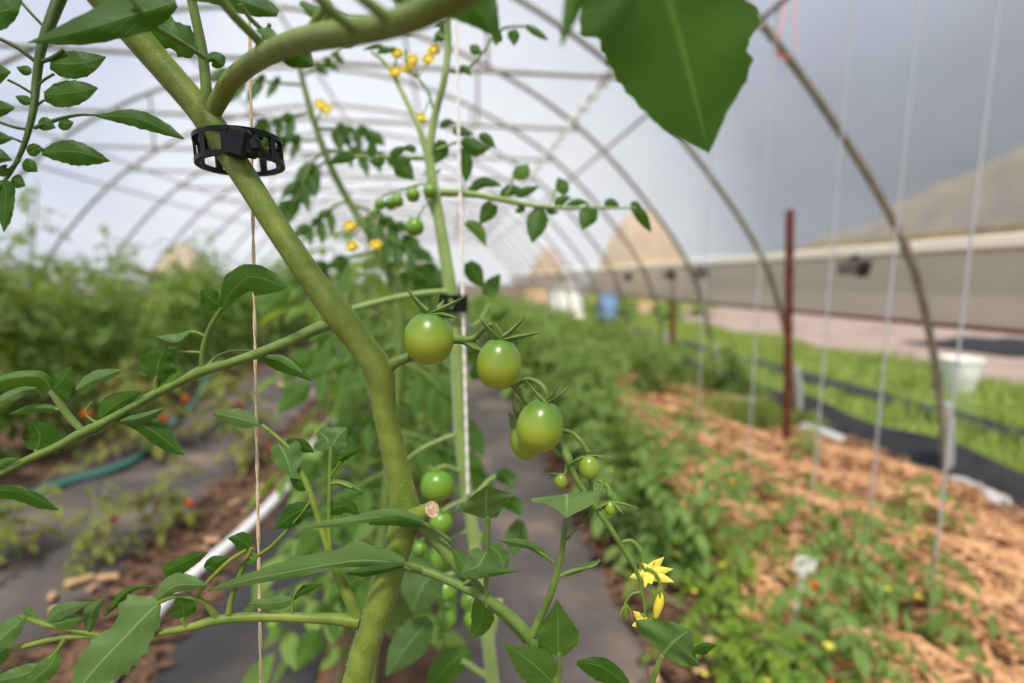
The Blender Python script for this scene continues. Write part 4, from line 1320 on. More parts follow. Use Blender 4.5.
lf = [dict(mid=[(566, 494, .283), (567, 503, .272), (566, 518, .258)], w=[32, 34, 22, 10, .5], wb=[36, 32, 20, 8, .5], mat='leaf_pale', fold=.15, ser=.04),
      dict(mid=[(566, 502, .28), (580, 506, .284), (594, 494, .286)], w=4, mat='leaf_deep'),
      dict(mid=[(558, 655, .28), (558, 625, .274), (557, 599, .27)], w=[8, 20, 21, 15, 7, .5], wb=[8, 20, 21, 14, 6, .5], mat='leaf', fold=.12, ser=.03),
      dict(mid=[(556, 686, .282), (530, 662, .275), (503, 643, .27)], w=[10, 20, 18, 16, 8, .5], wb=[8, 17, 20, 16, 6, .5], mat='leaf', fold=.2, ser=.1),
      dict(mid=[(577, 662, .281), (604, 668, .278), (634, 692, .275)], w=[2, 7, 10, 9, 6, .5], wb=[3, 12, 15, 12, 6, .5], mat='leaf_deep', fold=.2),
      dict(mid=[(664, 654, .276), (676, 640, .272), (690, 630, .27)], w=[34, 44, 30, 16, 1], wb=[20, 30, 38, 24, 1], mat='leaf_pale', fold=.12, ser=.02),
      dict(mid=[(694, 650, .27), (704, 646, .268), (716, 645, .266)], w=[2, 3, 3, 2, .5], wb=[4, 9, 9, 5, .5], mat='leaf_deep', fold=.5),
      dict(mid=[(487, 518, .282), (486, 502, .276), (486, 486, .27)], w=[4, 24, 20, 12, .5], wb=[10, 16, 20, 30, .5], mat='leaf_pale', fold=.15, ser=.03),
      dict(mid=[(486, 552, .283), (478, 566, .276), (462, 572, .27)], w=[6, 15, 14, 9, .5], wb=[10, 18, 18, 10, .5], mat='leaf_pale', fold=.2),
      dict(mid=[(466, 578, .28), (490, 573, .278), (520, 571, .276)], w=[1, 5, 5, 3, .5], wb=[1, 4, 4, 2, .5], mat='leaf', fold=.5),
      dict(mid=[(488, 544, .284), (500, 556, .282), (505, 574, .28)], w=[3, 8, 9, 6, .5], wb=[8, 12, 10, 6, .5], mat='leaf_pale'),
      dict(mid=[(553, 562, .281), (530, 546, .278), (498, 540, .276)], w=[1, 3, 4, 4, .5], wb=[1, 4, 5, 4, .5], mat='leaf_pale', fold=.5),
      dict(mid=[(556, 576, .281), (578, 570, .279), (600, 560, .278)], w=[1, 2, 3, 3, .5], wb=[1, 3, 3, 3, .5], mat='leaf', fold=.6),
      dict(mid=[(472, 580, .286), (462, 562, .29), (452, 548, .292)], w=[3, 8, 8, 5, .5], mat='leaf'),
      dict(mid=[(480, 592, .30), (482, 620, .305), (470, 640, .31)], w=[3, 10, 12, 8, .5], mat='leaf')]
leafpart(main, [R1, R2] + subs, lf, 'leaf_pale', 'stem_dark')

# fruit truss
TR = [(386, 369, .30, 16), (396, 362, .30, 11), (407, 358, .303, 10), (428, 350, .316, 9), (450, 341, .317, 8), (466, 341, .312, 9), (482, 352, .312, 8), (500, 372, .312, 7.5), (518, 390, .312, 7), (540, 420, .316, 7), (556, 442, .312, 8), (567, 456, .30, 9), (572, 470, .299, 6.5), (582, 488, .298, 6), (596, 508, .297, 6), (610, 528, .296, 5.5), (622, 547, .296, 5.5), (634, 566, .296, 5), (640, 580, .297, 4)]
mb = MB().ptube(TR, 12, 7)
for s in [[(466, 341, .311, 8), (476, 337, .309, 6), (484, 329, .304, 5.5), (493, 325, .30, 6), (499, 334, .299, 7), (501, 341, .299, 5)],
          [(466, 343, .311, 6), (474, 348, .306, 4), (484, 351, .302, 3)],
          [(518, 384, .312, 4), (528, 379, .306, 4.5), (540, 384, .30, 5), (546, 392, .298, 6.5), (548, 402, .298, 5)],
          [(556, 430, .311, 5), (570, 432, .305, 4.5), (580, 440, .30, 5), (588, 452, .299, 6)],
          [(598, 480, .298, 5), (607, 486, .297, 5), (610, 495, .296, 6)], [(596, 507, .297, 4), (602, 486, .297, 4.5), (604, 478, .297, 4)],
          [(622, 542, .296, 4), (632, 541, .296, 4), (640, 550, .296, 5), (643, 562, .296, 5)],
          [(640, 576, .297, 3.5), (641, 590, .297, 3.5), (644, 604, .297, 3), (645, 616, .297, 3)],
          [(640, 592, .297, 2.5), (632, 594, .297, 2.5), (627, 600, .297, 2.5), (625, 604, .297, 2.5)],
          [(646, 568, .296, 3), (654, 572, .295, 3), (659, 580, .295, 3), (660, 588, .295, 3)],
          [(567, 460, .30, 4), (566, 472, .30, 4), (562, 478, .30, 4)], [(590, 476, .30, 4), (591, 486, .30, 4.5), (592, 494, .30, 3)],
          [(547, 435, .315, 5), (532, 432, .32, 5), (522, 428, .322, 4)]]:
    mb.ptube(s, 8, 6)
mb.build('truss', M['stem_dark'], main)


def tomato(parent, x, y, d, w, h, tip, sepals, mat='tomato', sep_w=14, lobes=0, tiltx=0, sepal_mat='stem_dark', seg=36):
    """egg-shaped fruit centred at picture x, y; tip = picture point of its calyx; sepals = tip points (x, y, distance change)"""
    c = P(x, y, d)
    top = P(tip[0], tip[1], d)
    ax = (top - c).normalized()
    R, Hh = w * d / F / 2, h * d / F / 2
    prof = []
    for i in range(25):
        t = -PI / 2 + PI * i / 24
        r = R * math.cos(t) ** .88 * (1 - .03 * math.sin(t))
        z = Hh * math.sin(t)
        if t > 1.2: z -= Hh * .06 * (t - 1.2) / .37
        prof.append((max(r, 1e-5), z))
    # mesh in local axes so the skin's colours follow the fruit
    mb = MB().lathe(prof, (0, 0, 0), None, seg, lobes, .012 if lobes else 0)
    q = Vector((0, 0, 1)).rotation_difference(ax)
    me = mb.build('tomato', M[mat], None, origin=(0, 0, 0))
    me.rotation_mode = 'QUATERNION'
    me.rotation_quaternion = q
    me.parent = parent
    me.location = c - WORLD_AT[parent.name]
    ca = MB()
    base_ = c + ax * Hh * .955
    for k, (sx, sy, dd) in enumerate(sepals):
        tipw = P(sx, sy, d + dd)
        v = tipw - base_
        out = (v - ax * v.dot(ax))
        m = base_ + out * .46 + ax * v.dot(ax) * .36 + ax * .0004
        pts = [Vector(p) for p in catmull([tuple(base_ - ax * .0004), tuple(m), tuple(tipw)], 6)]
        view = (CAM - m).normalized()
        n = len(pts)
        vs, fs = [], []
        for i, p in enumerate(pts):
            tg = (pts[min(i + 1, n - 1)] - pts[max(i - 1, 0)]).normalized()
            sd = tg.cross(ax)
            sd = sd.normalized() if sd.length > 1e-5 else tg.orthogonal()
            nn = sd.cross(tg).normalized()
            ww = sep_w * d / F / 2 * (1 - (i / (n - 1)) ** 1.6) + 1e-5
            vs += [p - sd * ww, p - nn * ww * .6, p + sd * ww, p + nn * ww * .5]
        for i in range(n - 1):
            for j in range(4):
                fs.append((i * 4 + j, i * 4 + (j + 1) % 4, (i + 1) * 4 + (j + 1) % 4, (i + 1) * 4 + j))
        ca.add(vs, fs)
    ca.lathe([(R * .2, -R * .05), (R * .17, R * .05), (R * .1, R * .1)], base_, ax, 12)
    inv = q.inverted()
    ca.v = [tuple(inv @ (Vector(p) - c)) for p in ca.v]
    cy = ca.build('calyx', M[sepal_mat], None, origin=(0, 0, 0))
    cy.parent = me
    WORLD_AT[me.name] = c
    return me


tomato(main, 429, 338.5, .292, 49.5, 52, (430, 300), [(405, 286, -.004), (441, 289, -.003), (468, 295, -.002), (461, 319, -.006), (444, 300, .012), (416, 300, .014)])
tomato(main, 499, 364, .298, 45, 51, (500, 330), [(478, 316, -.004), (492, 319, -.006), (526, 316, -.003), (544, 332, -.004), (512, 330, .01)])
tomato(main, 540, 426, .296, 47, 52, (550, 385), [(563, 381, -.004), (562, 384, .004), (576, 382, .0), (524, 378, .006), (530, 385, .012)], sep_w=9)
tomato(main, 525, 442, .314, 30, 36, (514, 420), [(512, 401, 0), (518, 410, .002), (508, 412, .006)], seg=28)
tomato(main, 589, 467, .298, 21, 24, (587, 450), [(564, 467, -.003), (572, 462, .004), (606, 458, -.003), (618, 459, 0), (596, 461, .004)], sep_w=5, seg=24)
tomato(main, 561, 481, .30, 13, 15, (560, 470), [(541, 474, -.002), (544, 481, .002), (572, 474, 0)], sep_w=4, seg=20)
tomato(main, 610, 508, .296, 11, 14, (610, 498), [(583, 520, -.004), (594, 521, .003), (640, 509, -.002), (625, 516, -.006), (603, 510, .006)], sep_w=5.5, seg=20)


def flower(parent, x, y, d, petals, cone, sep=(), pw=7):
    """petals: tip points in the picture"""
    c = P(x, y, d)
    mb = MB()
    for (px_, py_, dd) in petals:
        mb.leaf([(x, y, d), ((x + px_) / 2, (y + py_) / 2, d + dd * .3), (px_, py_, d + dd)], [pw * .6, pw * .8, pw * .7, pw * .4, .3], fold=.3, ser=0, rows=10, cols=2, wave=0)
    f = mb.build('flower', M['petal'], parent)
    MB().ptube([(x, y, d, 4), ((x + cone[0]) / 2, (y + cone[1]) / 2, d - .002, 6), (cone[0], cone[1], d - .004, 1.5)], 10, 5).build('stamen_cone', M['anther'], f)
    if sep:
        mb = MB()
        for (px_, py_) in sep:
            mb.ptube([(x, y, d + .001, 4), ((x + px_) / 2 + .5, (y + py_) / 2, d + .001, 3), (px_, py_, d, .6)], 6, 4)
        mb.build('calyx', M['stem_dark'], f)
    return f


flower(main, 647, 573, .296, [(664, 557, 0), (673, 569, -.002), (674, 582, -.003), (652, 584, -.006), (630, 577, 0), (640, 562, .006)], (645, 587), [(636, 560), (655, 562), (665, 576)])
flower(main, 645, 621, .296, [(633, 611, 0), (632, 626, -.002), (646, 637, -.004), (656, 626, .001)], (649, 628), [(640, 612), (652, 614)], 6)
# closed buds
for nm, pth, mt in (('flower_bud', [(660, 587, .295, 4), (660, 596, .295, 9), (658, 606, .295, 9.5), (656, 616, .295, 5), (656, 619, .295, 1.5)], 'petal'), ('flower_bud', [(626, 604, .297, 3), (625, 610, .297, 6.5), (625, 616, .297, 5), (626, 621, .297, 1)], 'stem')):
    o = MB().ptube(pth, 10, 5).build(nm, M[mt], main)
    mb = MB()
    x, y, d, _ = pth[0]
    for dx in (-4.5, 0, 4.5):
        mb.ptube([(x, y, d - .001, 3), (x + dx, y + 8, d - .002, 2.5), (x + dx * 1.3, y + 17, d - .002, .6)], 6, 4)
    mb.build('bud_sepal', M['stem'], o)
# whiskery sepals of the hidden end of the truss
stem('branch', [(640, 565, .297, 2.5), (641, 585, .297, 2), (644, 600, .298, 2)], main, 'stem', 6)

# ---------------------------------------------------------------- black plastic clip on the stem
cc = P(240, 153, .307)
e = empty('plant_clip', cc)
R = .0252
tiltm = Matrix.Rotation(-.06, 3, 'Y') @ Matrix.Rotation(-.06, 3, 'X')


def rim(z):
    mb = MB()
    vs, fs = [], []
    n = 40
    for k in range(n):
        w = 2 * PI * k / n
        for (r, h) in ((R, -.0013), (R, .0013), (R - .0034, .0013), (R - .0034, -.0013)):
            vs.append(cc + tiltm @ Vector((r * math.cos(w), r * math.sin(w), z + h)))
    for k in range(n):
        for j in range(4):
            fs.append((k * 4 + j, k * 4 + (j + 1) % 4, ((k + 1) % n) * 4 + (j + 1) % 4, ((k + 1) % n) * 4 + j))
    return mb.add(vs, fs)


rim(.0068).build('clip_rim', M['black'], e, smooth=False)
rim(-.0068).build('clip_rim', M['black'], e, smooth=False)
for k in range(11):
    w = 2 * PI * k / 11 + .2
    MB().box(cc + tiltm @ Vector(((R - .0012) * math.cos(w), (R - .0012) * math.sin(w), 0)), (.0016, .0042, .012), tiltm @ Matrix.Rotation(w, 3, 'Z')).build('slat', M['black'], e, smooth=False)
mb = MB()
a, b = P(228, 143, .281), P(255, 149, .281)
Rz = Matrix.Rotation(-YAW, 3, 'Z')
mb.box(P(238, 143, .2805), (.0125, .006, .017), Rz @ Matrix.Rotation(.25, 3, 'Y'), bevel=.002)
mb.box(P(250, 147, .283), (.0115, .007, .0125), Rz @ Matrix.Rotation(.2, 3, 'Y'), bevel=.0025)
mb.tube([P(254, 142, .283), P(257, 151, .283)], .0042, 14)
mb.build('latch', M['black'], e, smooth=False)
MB().ptube([(226, 128, .283, 6), (234, 131, .286, 7), (246, 136, .292, 6), (262, 138, .30, 5)], 8, 5).build('hinge', M['black'], e)
tag(e, 'black plastic ring clip holding the thick stem to the tan twine', 'plant clip', 'black plant clips')


# tan twine beside the stem: ground to tie bar
def hang(name, x0, y0, x1, y1, d, rad, mat, label, ztop=2.70, zend=0.0):
    a, b = P(x0, y0, d), P(x1, y1, d)
    dr = (b - a)
    dr.normalize()
    mid = (a + b) / 2
    t0 = (ztop - mid.z) / dr.z
    t1 = (zend - mid.z) / dr.z
    n = 60
    pts = [mid + dr * (t0 + (t1 - t0) * i / n) for i in range(n + 1)]
    e = empty(name, pts[-1])
    mb = MB()
    # two plies twisted together
    for ph in (0, PI):
        q = []
        m = 420
        for i in range(m + 1):
            p = mid + dr * (t0 + (t1 - t0) * i / m)
            w = i * .9 + ph
            q.append(p + Vector((math.cos(w), math.sin(w), 0)) * rad * .5)
        mb.tube(q, rad * .62, 6)
    mb.build('cord', M[mat], e)
    top = pts[0]
    MB().tube([top + Vector((.022 * math.cos(t), 0, .022 * math.sin(t))) for t in np.linspace(0, 2 * PI, 15)], rad, 6).build('knot_loop', M[mat], e)
    return tag(e, label, 'twine')


hang('twine', 250.5, 80, 261, 683, .318, .00105, 'jute', 'tan twine hanging straight down beside the thick foreground stem')
hang('twine', 456, 30, 468, 490, .535, .0019, 'white_string', 'white cord beside the pale second tomato stem', zend=P(469, 494, .535).z)

# ================================================================= SECOND PLANT, just behind
D2 = .55
b2 = Vector((.06, .56, 0))
sec = empty('tomato_plant', b2)
tag(sec, 'slender pale-stemmed tomato plant behind the tomatoes, tied to the white cord', 'tomato plant')
sp_ = [(428, 150, D2, 9), (433, 185, D2, 11), (441, 230, D2, 12), (449, 280, D2, 13), (455, 330, D2, 13), (458, 380, D2, 13), (460, 430, D2, 13), (465, 480, D2, 12), (474, 540, D2, 12), (484, 610, D2, 13), (494, 690, D2, 13)]
c = catmull(sp_, 6)
pts = [P(p[0], p[1], p[2]) for p in c]
rad = [p[3] * p[2] / F / 2 for p in c]
tl = catmull([tuple(pts[-1]), tuple(pts[-1].lerp(b2, .5)), (b2.x, b2.y, -.02)], 6)[1:]
MB().tube(pts + [Vector(t) for t in tl], rad + [.007] * len(tl), 14).build('stem', M['stem_pale'], sec)
stem('branch', [(428, 155, D2, 8), (418, 125, D2, 6), (402, 92, D2 + .01, 5), (388, 66, D2 + .02, 4), (372, 52, D2 + .03, 3)], sec, 'stem_pale')
stem('branch', [(429, 155, D2, 9), (434, 120, D2, 7.5), (444, 80, D2 - .01, 7), (448, 45, D2 - .01, 7), (447, 10, D2 - .02, 6), (446, -30, D2 - .03, 6)], sec, 'stem_pale')
stem('branch', [(392, 72, D2 + .02, 2.5), (396, 60, D2 + .02, 2), (394, 48, D2 + .02, 2)], sec, 'stem_dark')
stem('branch', [(436, 118, D2, 2.5), (428, 92, D2, 2.5), (418, 78, D2, 2), (408, 66, D2, 2), (405, 50, D2, 1.8)], sec, 'stem_dark')
stem('branch', [(455, 292, D2, 8), (425, 293, D2 - .01, 6), (390, 299, D2 - .02, 6), (352, 309, D2 - .03, 6)], sec, 'stem_pale')
stem('branch', [(459, 434, D2, 6), (440, 440, D2 - .01, 4), (420, 450, D2 - .01, 4), (404, 462, D2, 3)], sec, 'stem_pale')
stem('branch', [(463, 505, D2, 5), (455, 512, D2 - .01, 5), (444, 518, D2 - .01, 5)], sec, 'stem_pale')
stem('branch', [(494, 680, D2, 8), (480, 672, D2, 6), (462, 660, D2, 6)], sec, 'stem_pale')
stem('branch', [(500, 600, D2 + .04, 7), (492, 640, D2 + .04, 6), (488, 700, D2 + .05, 6)], sec, 'stem_pale')

# its right-hand leaf with hanging leaflets
rr = [(441, 192, D2, 9), (470, 194, D2, 7), (500, 199, D2, 6), (530, 205, D2, 4.5), (565, 208, D2, 4), (600, 208, D2, 3), (636, 208, D2, 2)]
subs = [[(505, 199, D2, 2), (511, 186, D2, 2), (513, 176, D2, 2)], [(548, 207, D2, 2), (554, 196, D2, 2), (556, 188, D2, 2)]]
lf = [dict(mid=[(493, 203, D2), (488, 212, D2), (480, 224, D2)], w=[5, 9, 8, 5, .5]), dict(mid=[(540, 208, D2), (536, 226, D2 - .01), (532, 243, D2 - .015)], w=[5, 10, 11, 7, .5]),
      dict(mid=[(592, 206, D2), (588, 216, D2 - .01), (582, 230, D2 - .015)], w=[5, 9, 10, 6, .5]), dict(mid=[(632, 206, D2), (640, 214, D2), (651, 232, D2 + .01)], w=[3, 6, 6, 4, .5], ser=.15),
      dict(mid=[(630, 206, D2), (636, 205, D2), (642, 208, D2)], w=4),
      dict(mid=[(513, 176, D2), (522, 172, D2 + .01), (528, 164, D2 + .02)], w=[3, 7, 9, 6, .5], mat='leaf'), dict(mid=[(556, 188, D2), (562, 186, D2 + .01), (568, 182, D2 + .02)], w=[3, 8, 10, 7, .5], mat='leaf'),
      dict(mid=[(515, 196, D2), (530, 190, D2), (540, 186, D2)], w=5), dict(mid=[(468, 192, D2), (484, 182, D2), (502, 186, D2)], w=[2, 5, 6, 4, .5]), dict(mid=[(500, 196, D2), (512, 190, D2), (526, 192, D2)], w=6),
      dict(mid=[(555, 207, D2), (562, 200, D2), (572, 197, D2)], w=5), dict(mid=[(566, 206, D2), (580, 202, D2), (590, 204, D2)], w=4), dict(mid=[(604, 206, D2), (612, 203, D2), (620, 206, D2)], w=5),
      dict(mid=[(524, 205, D2), (520, 210, D2), (514, 212, D2)], w=4), dict(mid=[(546, 209, D2), (552, 212, D2), (560, 212, D2)], w=3)]
leafpart(sec, [rr] + subs, lf, 'leaf_deep', 'stem_pale', ser=.08, rows=14, cols=4)
# left-hand leaf at the fork
leafpart(sec, [[(427, 158, D2, 6), (405, 158, D2 + .02, 4.5), (380, 157, D2 + .03, 4), (355, 156, D2 + .04, 3)]], [
    dict(mid=[(408, 158, D2), (402, 166, D2), (414, 180, D2)], w=[4, 9, 10, 6, .5]), dict(mid=[(390, 157, D2 + .02), (400, 150, D2 + .02), (408, 148, D2 + .02)], w=5),
    dict(mid=[(374, 158, D2 + .03), (372, 148, D2 + .03), (372, 138, D2 + .03)], w=5), dict(mid=[(356, 156, D2 + .04), (342, 158, D2 + .05), (328, 164, D2 + .06)], w=[3, 6, 6, 4, .5]),
    dict(mid=[(384, 157, D2 + .02), (378, 162, D2 + .02), (368, 160, D2 + .02)], w=5), dict(mid=[(416, 152, D2), (410, 148, D2), (400, 150, D2)], w=4)], 'leaf_deep', 'stem_pale', ser=.08, rows=14, cols=4)
# leaves round the cord below the fork
leafpart(sec, [[(436, 150, D2, 3), (446, 146, D2, 3), (458, 142, D2 + .02, 3), (475, 138, D2 + .03, 3)], [(440, 170, D2, 3), (432, 175, D2 + .01, 2.5), (424, 172, D2 + .01, 2.5)]], [
    dict(mid=[(442, 140, D2), (440, 152, D2), (434, 164, D2)], w=[4, 8, 9, 5, .5]), dict(mid=[(462, 140, D2), (476, 148, D2), (492, 146, D2)], w=[4, 8, 9, 5, .5], ser=.2),
    dict(mid=[(462, 148, D2), (466, 164, D2), (466, 182, D2)], w=[4, 7, 7, 5, .5]), dict(mid=[(452, 130, D2), (462, 132, D2), (474, 134, D2)], w=5), dict(mid=[(478, 136, D2), (486, 138, D2), (496, 148, D2)], w=5),
    dict(mid=[(440, 128, D2), (448, 122, D2), (456, 124, D2)], w=4)], 'leaf_deep', 'stem_pale', ser=.08, rows=14, cols=4)
# pointed leaves at the top beside the cord
leafpart(sec, [[(446, 70, D2, 3), (462, 72, D2 + .01, 3), (480, 56, D2 + .02, 3), (500, 30, D2 + .03, 3), (528, 26, D2 + .04, 2)], [(447, 40, D2 - .01, 3), (438, 34, D2, 3)]], [
    dict(mid=[(512, 30, D2), (514, 38, D2), (514, 46, D2)], w=[4, 6, 6, 3, .5]), dict(mid=[(526, 26, D2), (536, 32, D2), (548, 40, D2)], w=[2, 4, 4, 3, .5]), dict(mid=[(470, 52, D2), (475, 50, D2), (482, 54, D2)], w=6),
    dict(mid=[(500, 34, D2), (496, 42, D2), (498, 46, D2)], w=4), dict(mid=[(447, 38, D2), (440, 36, D2), (434, 42, D2)], w=6), dict(mid=[(447, 32, D2), (442, 24, D2), (434, 26, D2)], w=6),
    dict(mid=[(460, 66, D2), (466, 70, D2), (472, 76, D2)], w=4), dict(mid=[(390, 52, D2), (384, 50, D2), (376, 54, D2)], w=4), dict(mid=[(384, 48, D2), (378, 46, D2), (362, 50, D2)], w=3), dict(mid=[(396, 48, D2), (390, 50, D2), (380, 48, D2)], w=3)], 'leaf_deep', 'stem_dark', ser=.08, rows=12, cols=3)
leafpart(sec, [[(459, 330, D2, 4), (478, 322, D2 + .03, 3), (490, 302, D2 + .04, 2.5)], [(478, 322, D2 + .03, 2), (490, 318, D2 + .03, 2)]], [
    dict(mid=[(488, 296, D2 + .04), (492, 286, D2 + .05), (500, 274, D2 + .06)], w=[6, 9, 8, 5, .5], mat='leaf'), dict(mid=[(490, 318, D2 + .03), (500, 316, D2 + .03), (508, 310, D2 + .03)], w=4)], 'leaf_deep', 'stem_pale', rows=12, cols=3)
# lower leaves among the fruit
leafpart(sec, [[(470, 500, D2, 4), (480, 490, D2 + .02, 4), (492, 478, D2 + .03, 4), (505, 476, D2 + .04, 3)], [(474, 560, D2, 4), (460, 570, D2 - .03, 4), (440, 578, D2 - .05, 4)]], [
    dict(mid=[(496, 474, D2 + .03), (508, 478, D2 + .03), (512, 490, D2 + .02)], w=[4, 8, 8, 5, .5], mat='leaf_deep'), dict(mid=[(500, 500, D2 + .03), (514, 504, D2 + .03), (522, 516, D2 + .02)], w=[4, 8, 8, 5, .5], mat='leaf_deep'),
    dict(mid=[(440, 572, D2 - .05), (424, 584, D2 - .07), (412, 612, D2 - .08)], w=[8, 22, 24, 16, .5], mat='leaf_pale'), dict(mid=[(430, 620, D2 - .05), (412, 640, D2 - .07), (386, 676, D2 - .08)], w=[6, 16, 18, 12, .5], mat='leaf_pale'),
    dict(mid=[(520, 520, D2 + .05), (516, 540, D2 + .05), (512, 556, D2 + .05)], w=[4, 10, 12, 8, .5], mat='leaf_pale'), dict(mid=[(470, 650, D2), (450, 664, D2), (426, 690, D2)], w=[6, 14, 16, 10, .5], mat='leaf'),
    dict(mid=[(470, 376, D2 + .04), (482, 372, D2 + .05), (494, 382, D2 + .05)], w=[3, 7, 7, 4, .5], mat='leaf_deep'), dict(mid=[(466, 222, D2), (478, 230, D2), (486, 246, D2)], w=[3, 6, 6, 4, .5], mat='leaf'),
    dict(mid=[(468, 262, D2 + .02), (476, 276, D2 + .02), (484, 288, D2 + .02)], w=[4, 9, 9, 5, .5], mat='leaf_deep')], 'leaf', 'stem_pale', rows=14, cols=4)

rs = random.Random(3)
for (x, y, w, dd) in [(415, 227, 18, 0), (430, 191, 14, -.01), (413, 195, 14, 0), (397, 201, 13, .01), (391, 204, 12, .03), (380, 204, 11, .02), (437, 485, 33, -.03), (441, 522, 23, -.04), (446, 590, 22, 0), (446, 618, 21, -.02), (473, 619, 18, 0),
                      (444, 556, 28, .02), (475, 538, 18, .02), (470, 600, 20, .03), (420, 548, 14, .04), (440, 635, 9, 0), (376, 212, 8, .03)]:
    d = D2 + dd
    tp = (x + rs.uniform(-2, 2), y - 20)
    tomato(sec, x, y, d, w, w * .97, tp, [(x + w * .5 * math.cos(a), y - w * .5 - 1 + w * .12 * math.sin(a), -.006 * math.sin(a) * w / 20) for a in (.3, 1.5, 2.8, 4.1, 5.3)], 'tomato_green', sep_w=max(2, w * .16), seg=20)
# its fruit stalks
mb = MB()
for s in [[(437, 188, D2, 3), (425, 184, D2, 2.5), (400, 190, D2 + .01, 2), (382, 196, D2 + .02, 1.8)], [(436, 222, D2, 3), (428, 200, D2, 2.5), (424, 198, D2, 2.5)], [(438, 230, D2, 3), (428, 205, D2, 2), (417, 218, D2, 2)],
          ]:
    mb.ptube(s, 6, 5)
mb.build('truss', M['stem_pale'], sec)
mb = MB()
for s in [[(459, 472, D2, 5), (446, 466, D2 - .03, 4), (438, 468, D2 - .03, 4)], [(466, 500, D2, 5), (452, 505, D2 - .03, 4), (442, 511, D2 - .04, 4)], [(477, 560, D2, 4), (462, 570, D2, 3), (450, 580, D2, 3), (447, 608, D2 - .01, 3)],
          [(478, 566, D2, 3), (474, 590, D2, 3), (473, 610, D2, 2.5)], [(470, 530, D2, 4), (456, 536, D2 + .01, 3), (446, 543, D2 + .02, 3)], [(478, 585, D2, 3), (474, 588, D2 + .02, 3), (470, 591, D2 + .03, 3)],
          [(470, 526, D2, 3), (474, 528, D2 + .01, 3), (475, 530, D2 + .02, 3)], [(446, 520, D2 - .02, 3), (430, 532, D2 + .02, 3), (421, 541, D2 + .04, 2)], [(446, 600, D2 - .01, 2), (442, 622, D2, 2), (440, 631, D2, 2)]]:
    mb.ptube(s, 6, 5)
mb.build('truss', M['stem_pale'], sec)
for (x, y, ang) in [(397, 53, 0), (412, 60, 1), (428, 59, 2), (395, 72, 1.4), (434, 50, .4), (376, 245, .9), (352, 246, 0), (408, 68, .3), (350, 226, .8), (420, 118, .3)]:
    pt = [(x + 7.5 * math.cos(ang + k * 1.25), y + 5.5 * math.sin(ang + k * 1.25), -.002 * k) for k in range(5)]
    flower(sec, x, y, D2 + .01, pt, (x + 1, y + 4), (), 6)
    stem('branch', [(x, y, D2 + .011, 1.2), (x + (4 if x > 400 else -3), y - 6, D2 + .02, 1.2), (418 if y < 90 else (430 if y < 150 else 380), 78 if y < 90 else (100 if y < 150 else 215), D2 + .015, 1.5)], sec, 'stem_pale', 5)
# clip on its stem
cc2 = P(453, 303, D2 - .002)
e = empty('plant_clip', cc2)
for z in (.0075, -.0075):
    mb = MB()
    vs, fs = [], []
    for k in range(28):
        w = 2 * PI * k / 28
        for (r, h) in ((.0165, -.002), (.0165, .002), (.0135, .002), (.0135, -.002)):
            vs.append(cc2 + Vector((r * math.cos(w), r * math.sin(w), z + h)))
    for k in range(28):
        for j in range(4):
            fs.append((k * 4 + j, k * 4 + (j + 1) % 4, ((k + 1) % 28) * 4 + (j + 1) % 4, ((k + 1) % 28) * 4 + j))
    mb.add(vs, fs).build('clip_rim', M['black'], e, smooth=False)
for k in range(9):
    w = 2 * PI * k / 9
    MB().box(cc2 + Vector((.015 * math.cos(w), .015 * math.sin(w), 0)), (.002, .005, .015), Matrix.Rotation(w, 3, 'Z')).build('slat', M['black'], e, smooth=False)
MB().box(P(461, 304, D2 - .02), (.009, .006, .018), bevel=.0015).build('latch', M['black'], e, smooth=False)
tag(e, 'small black plastic clip on the pale second stem at the white cord', 'plant clip', 'black plant clips')

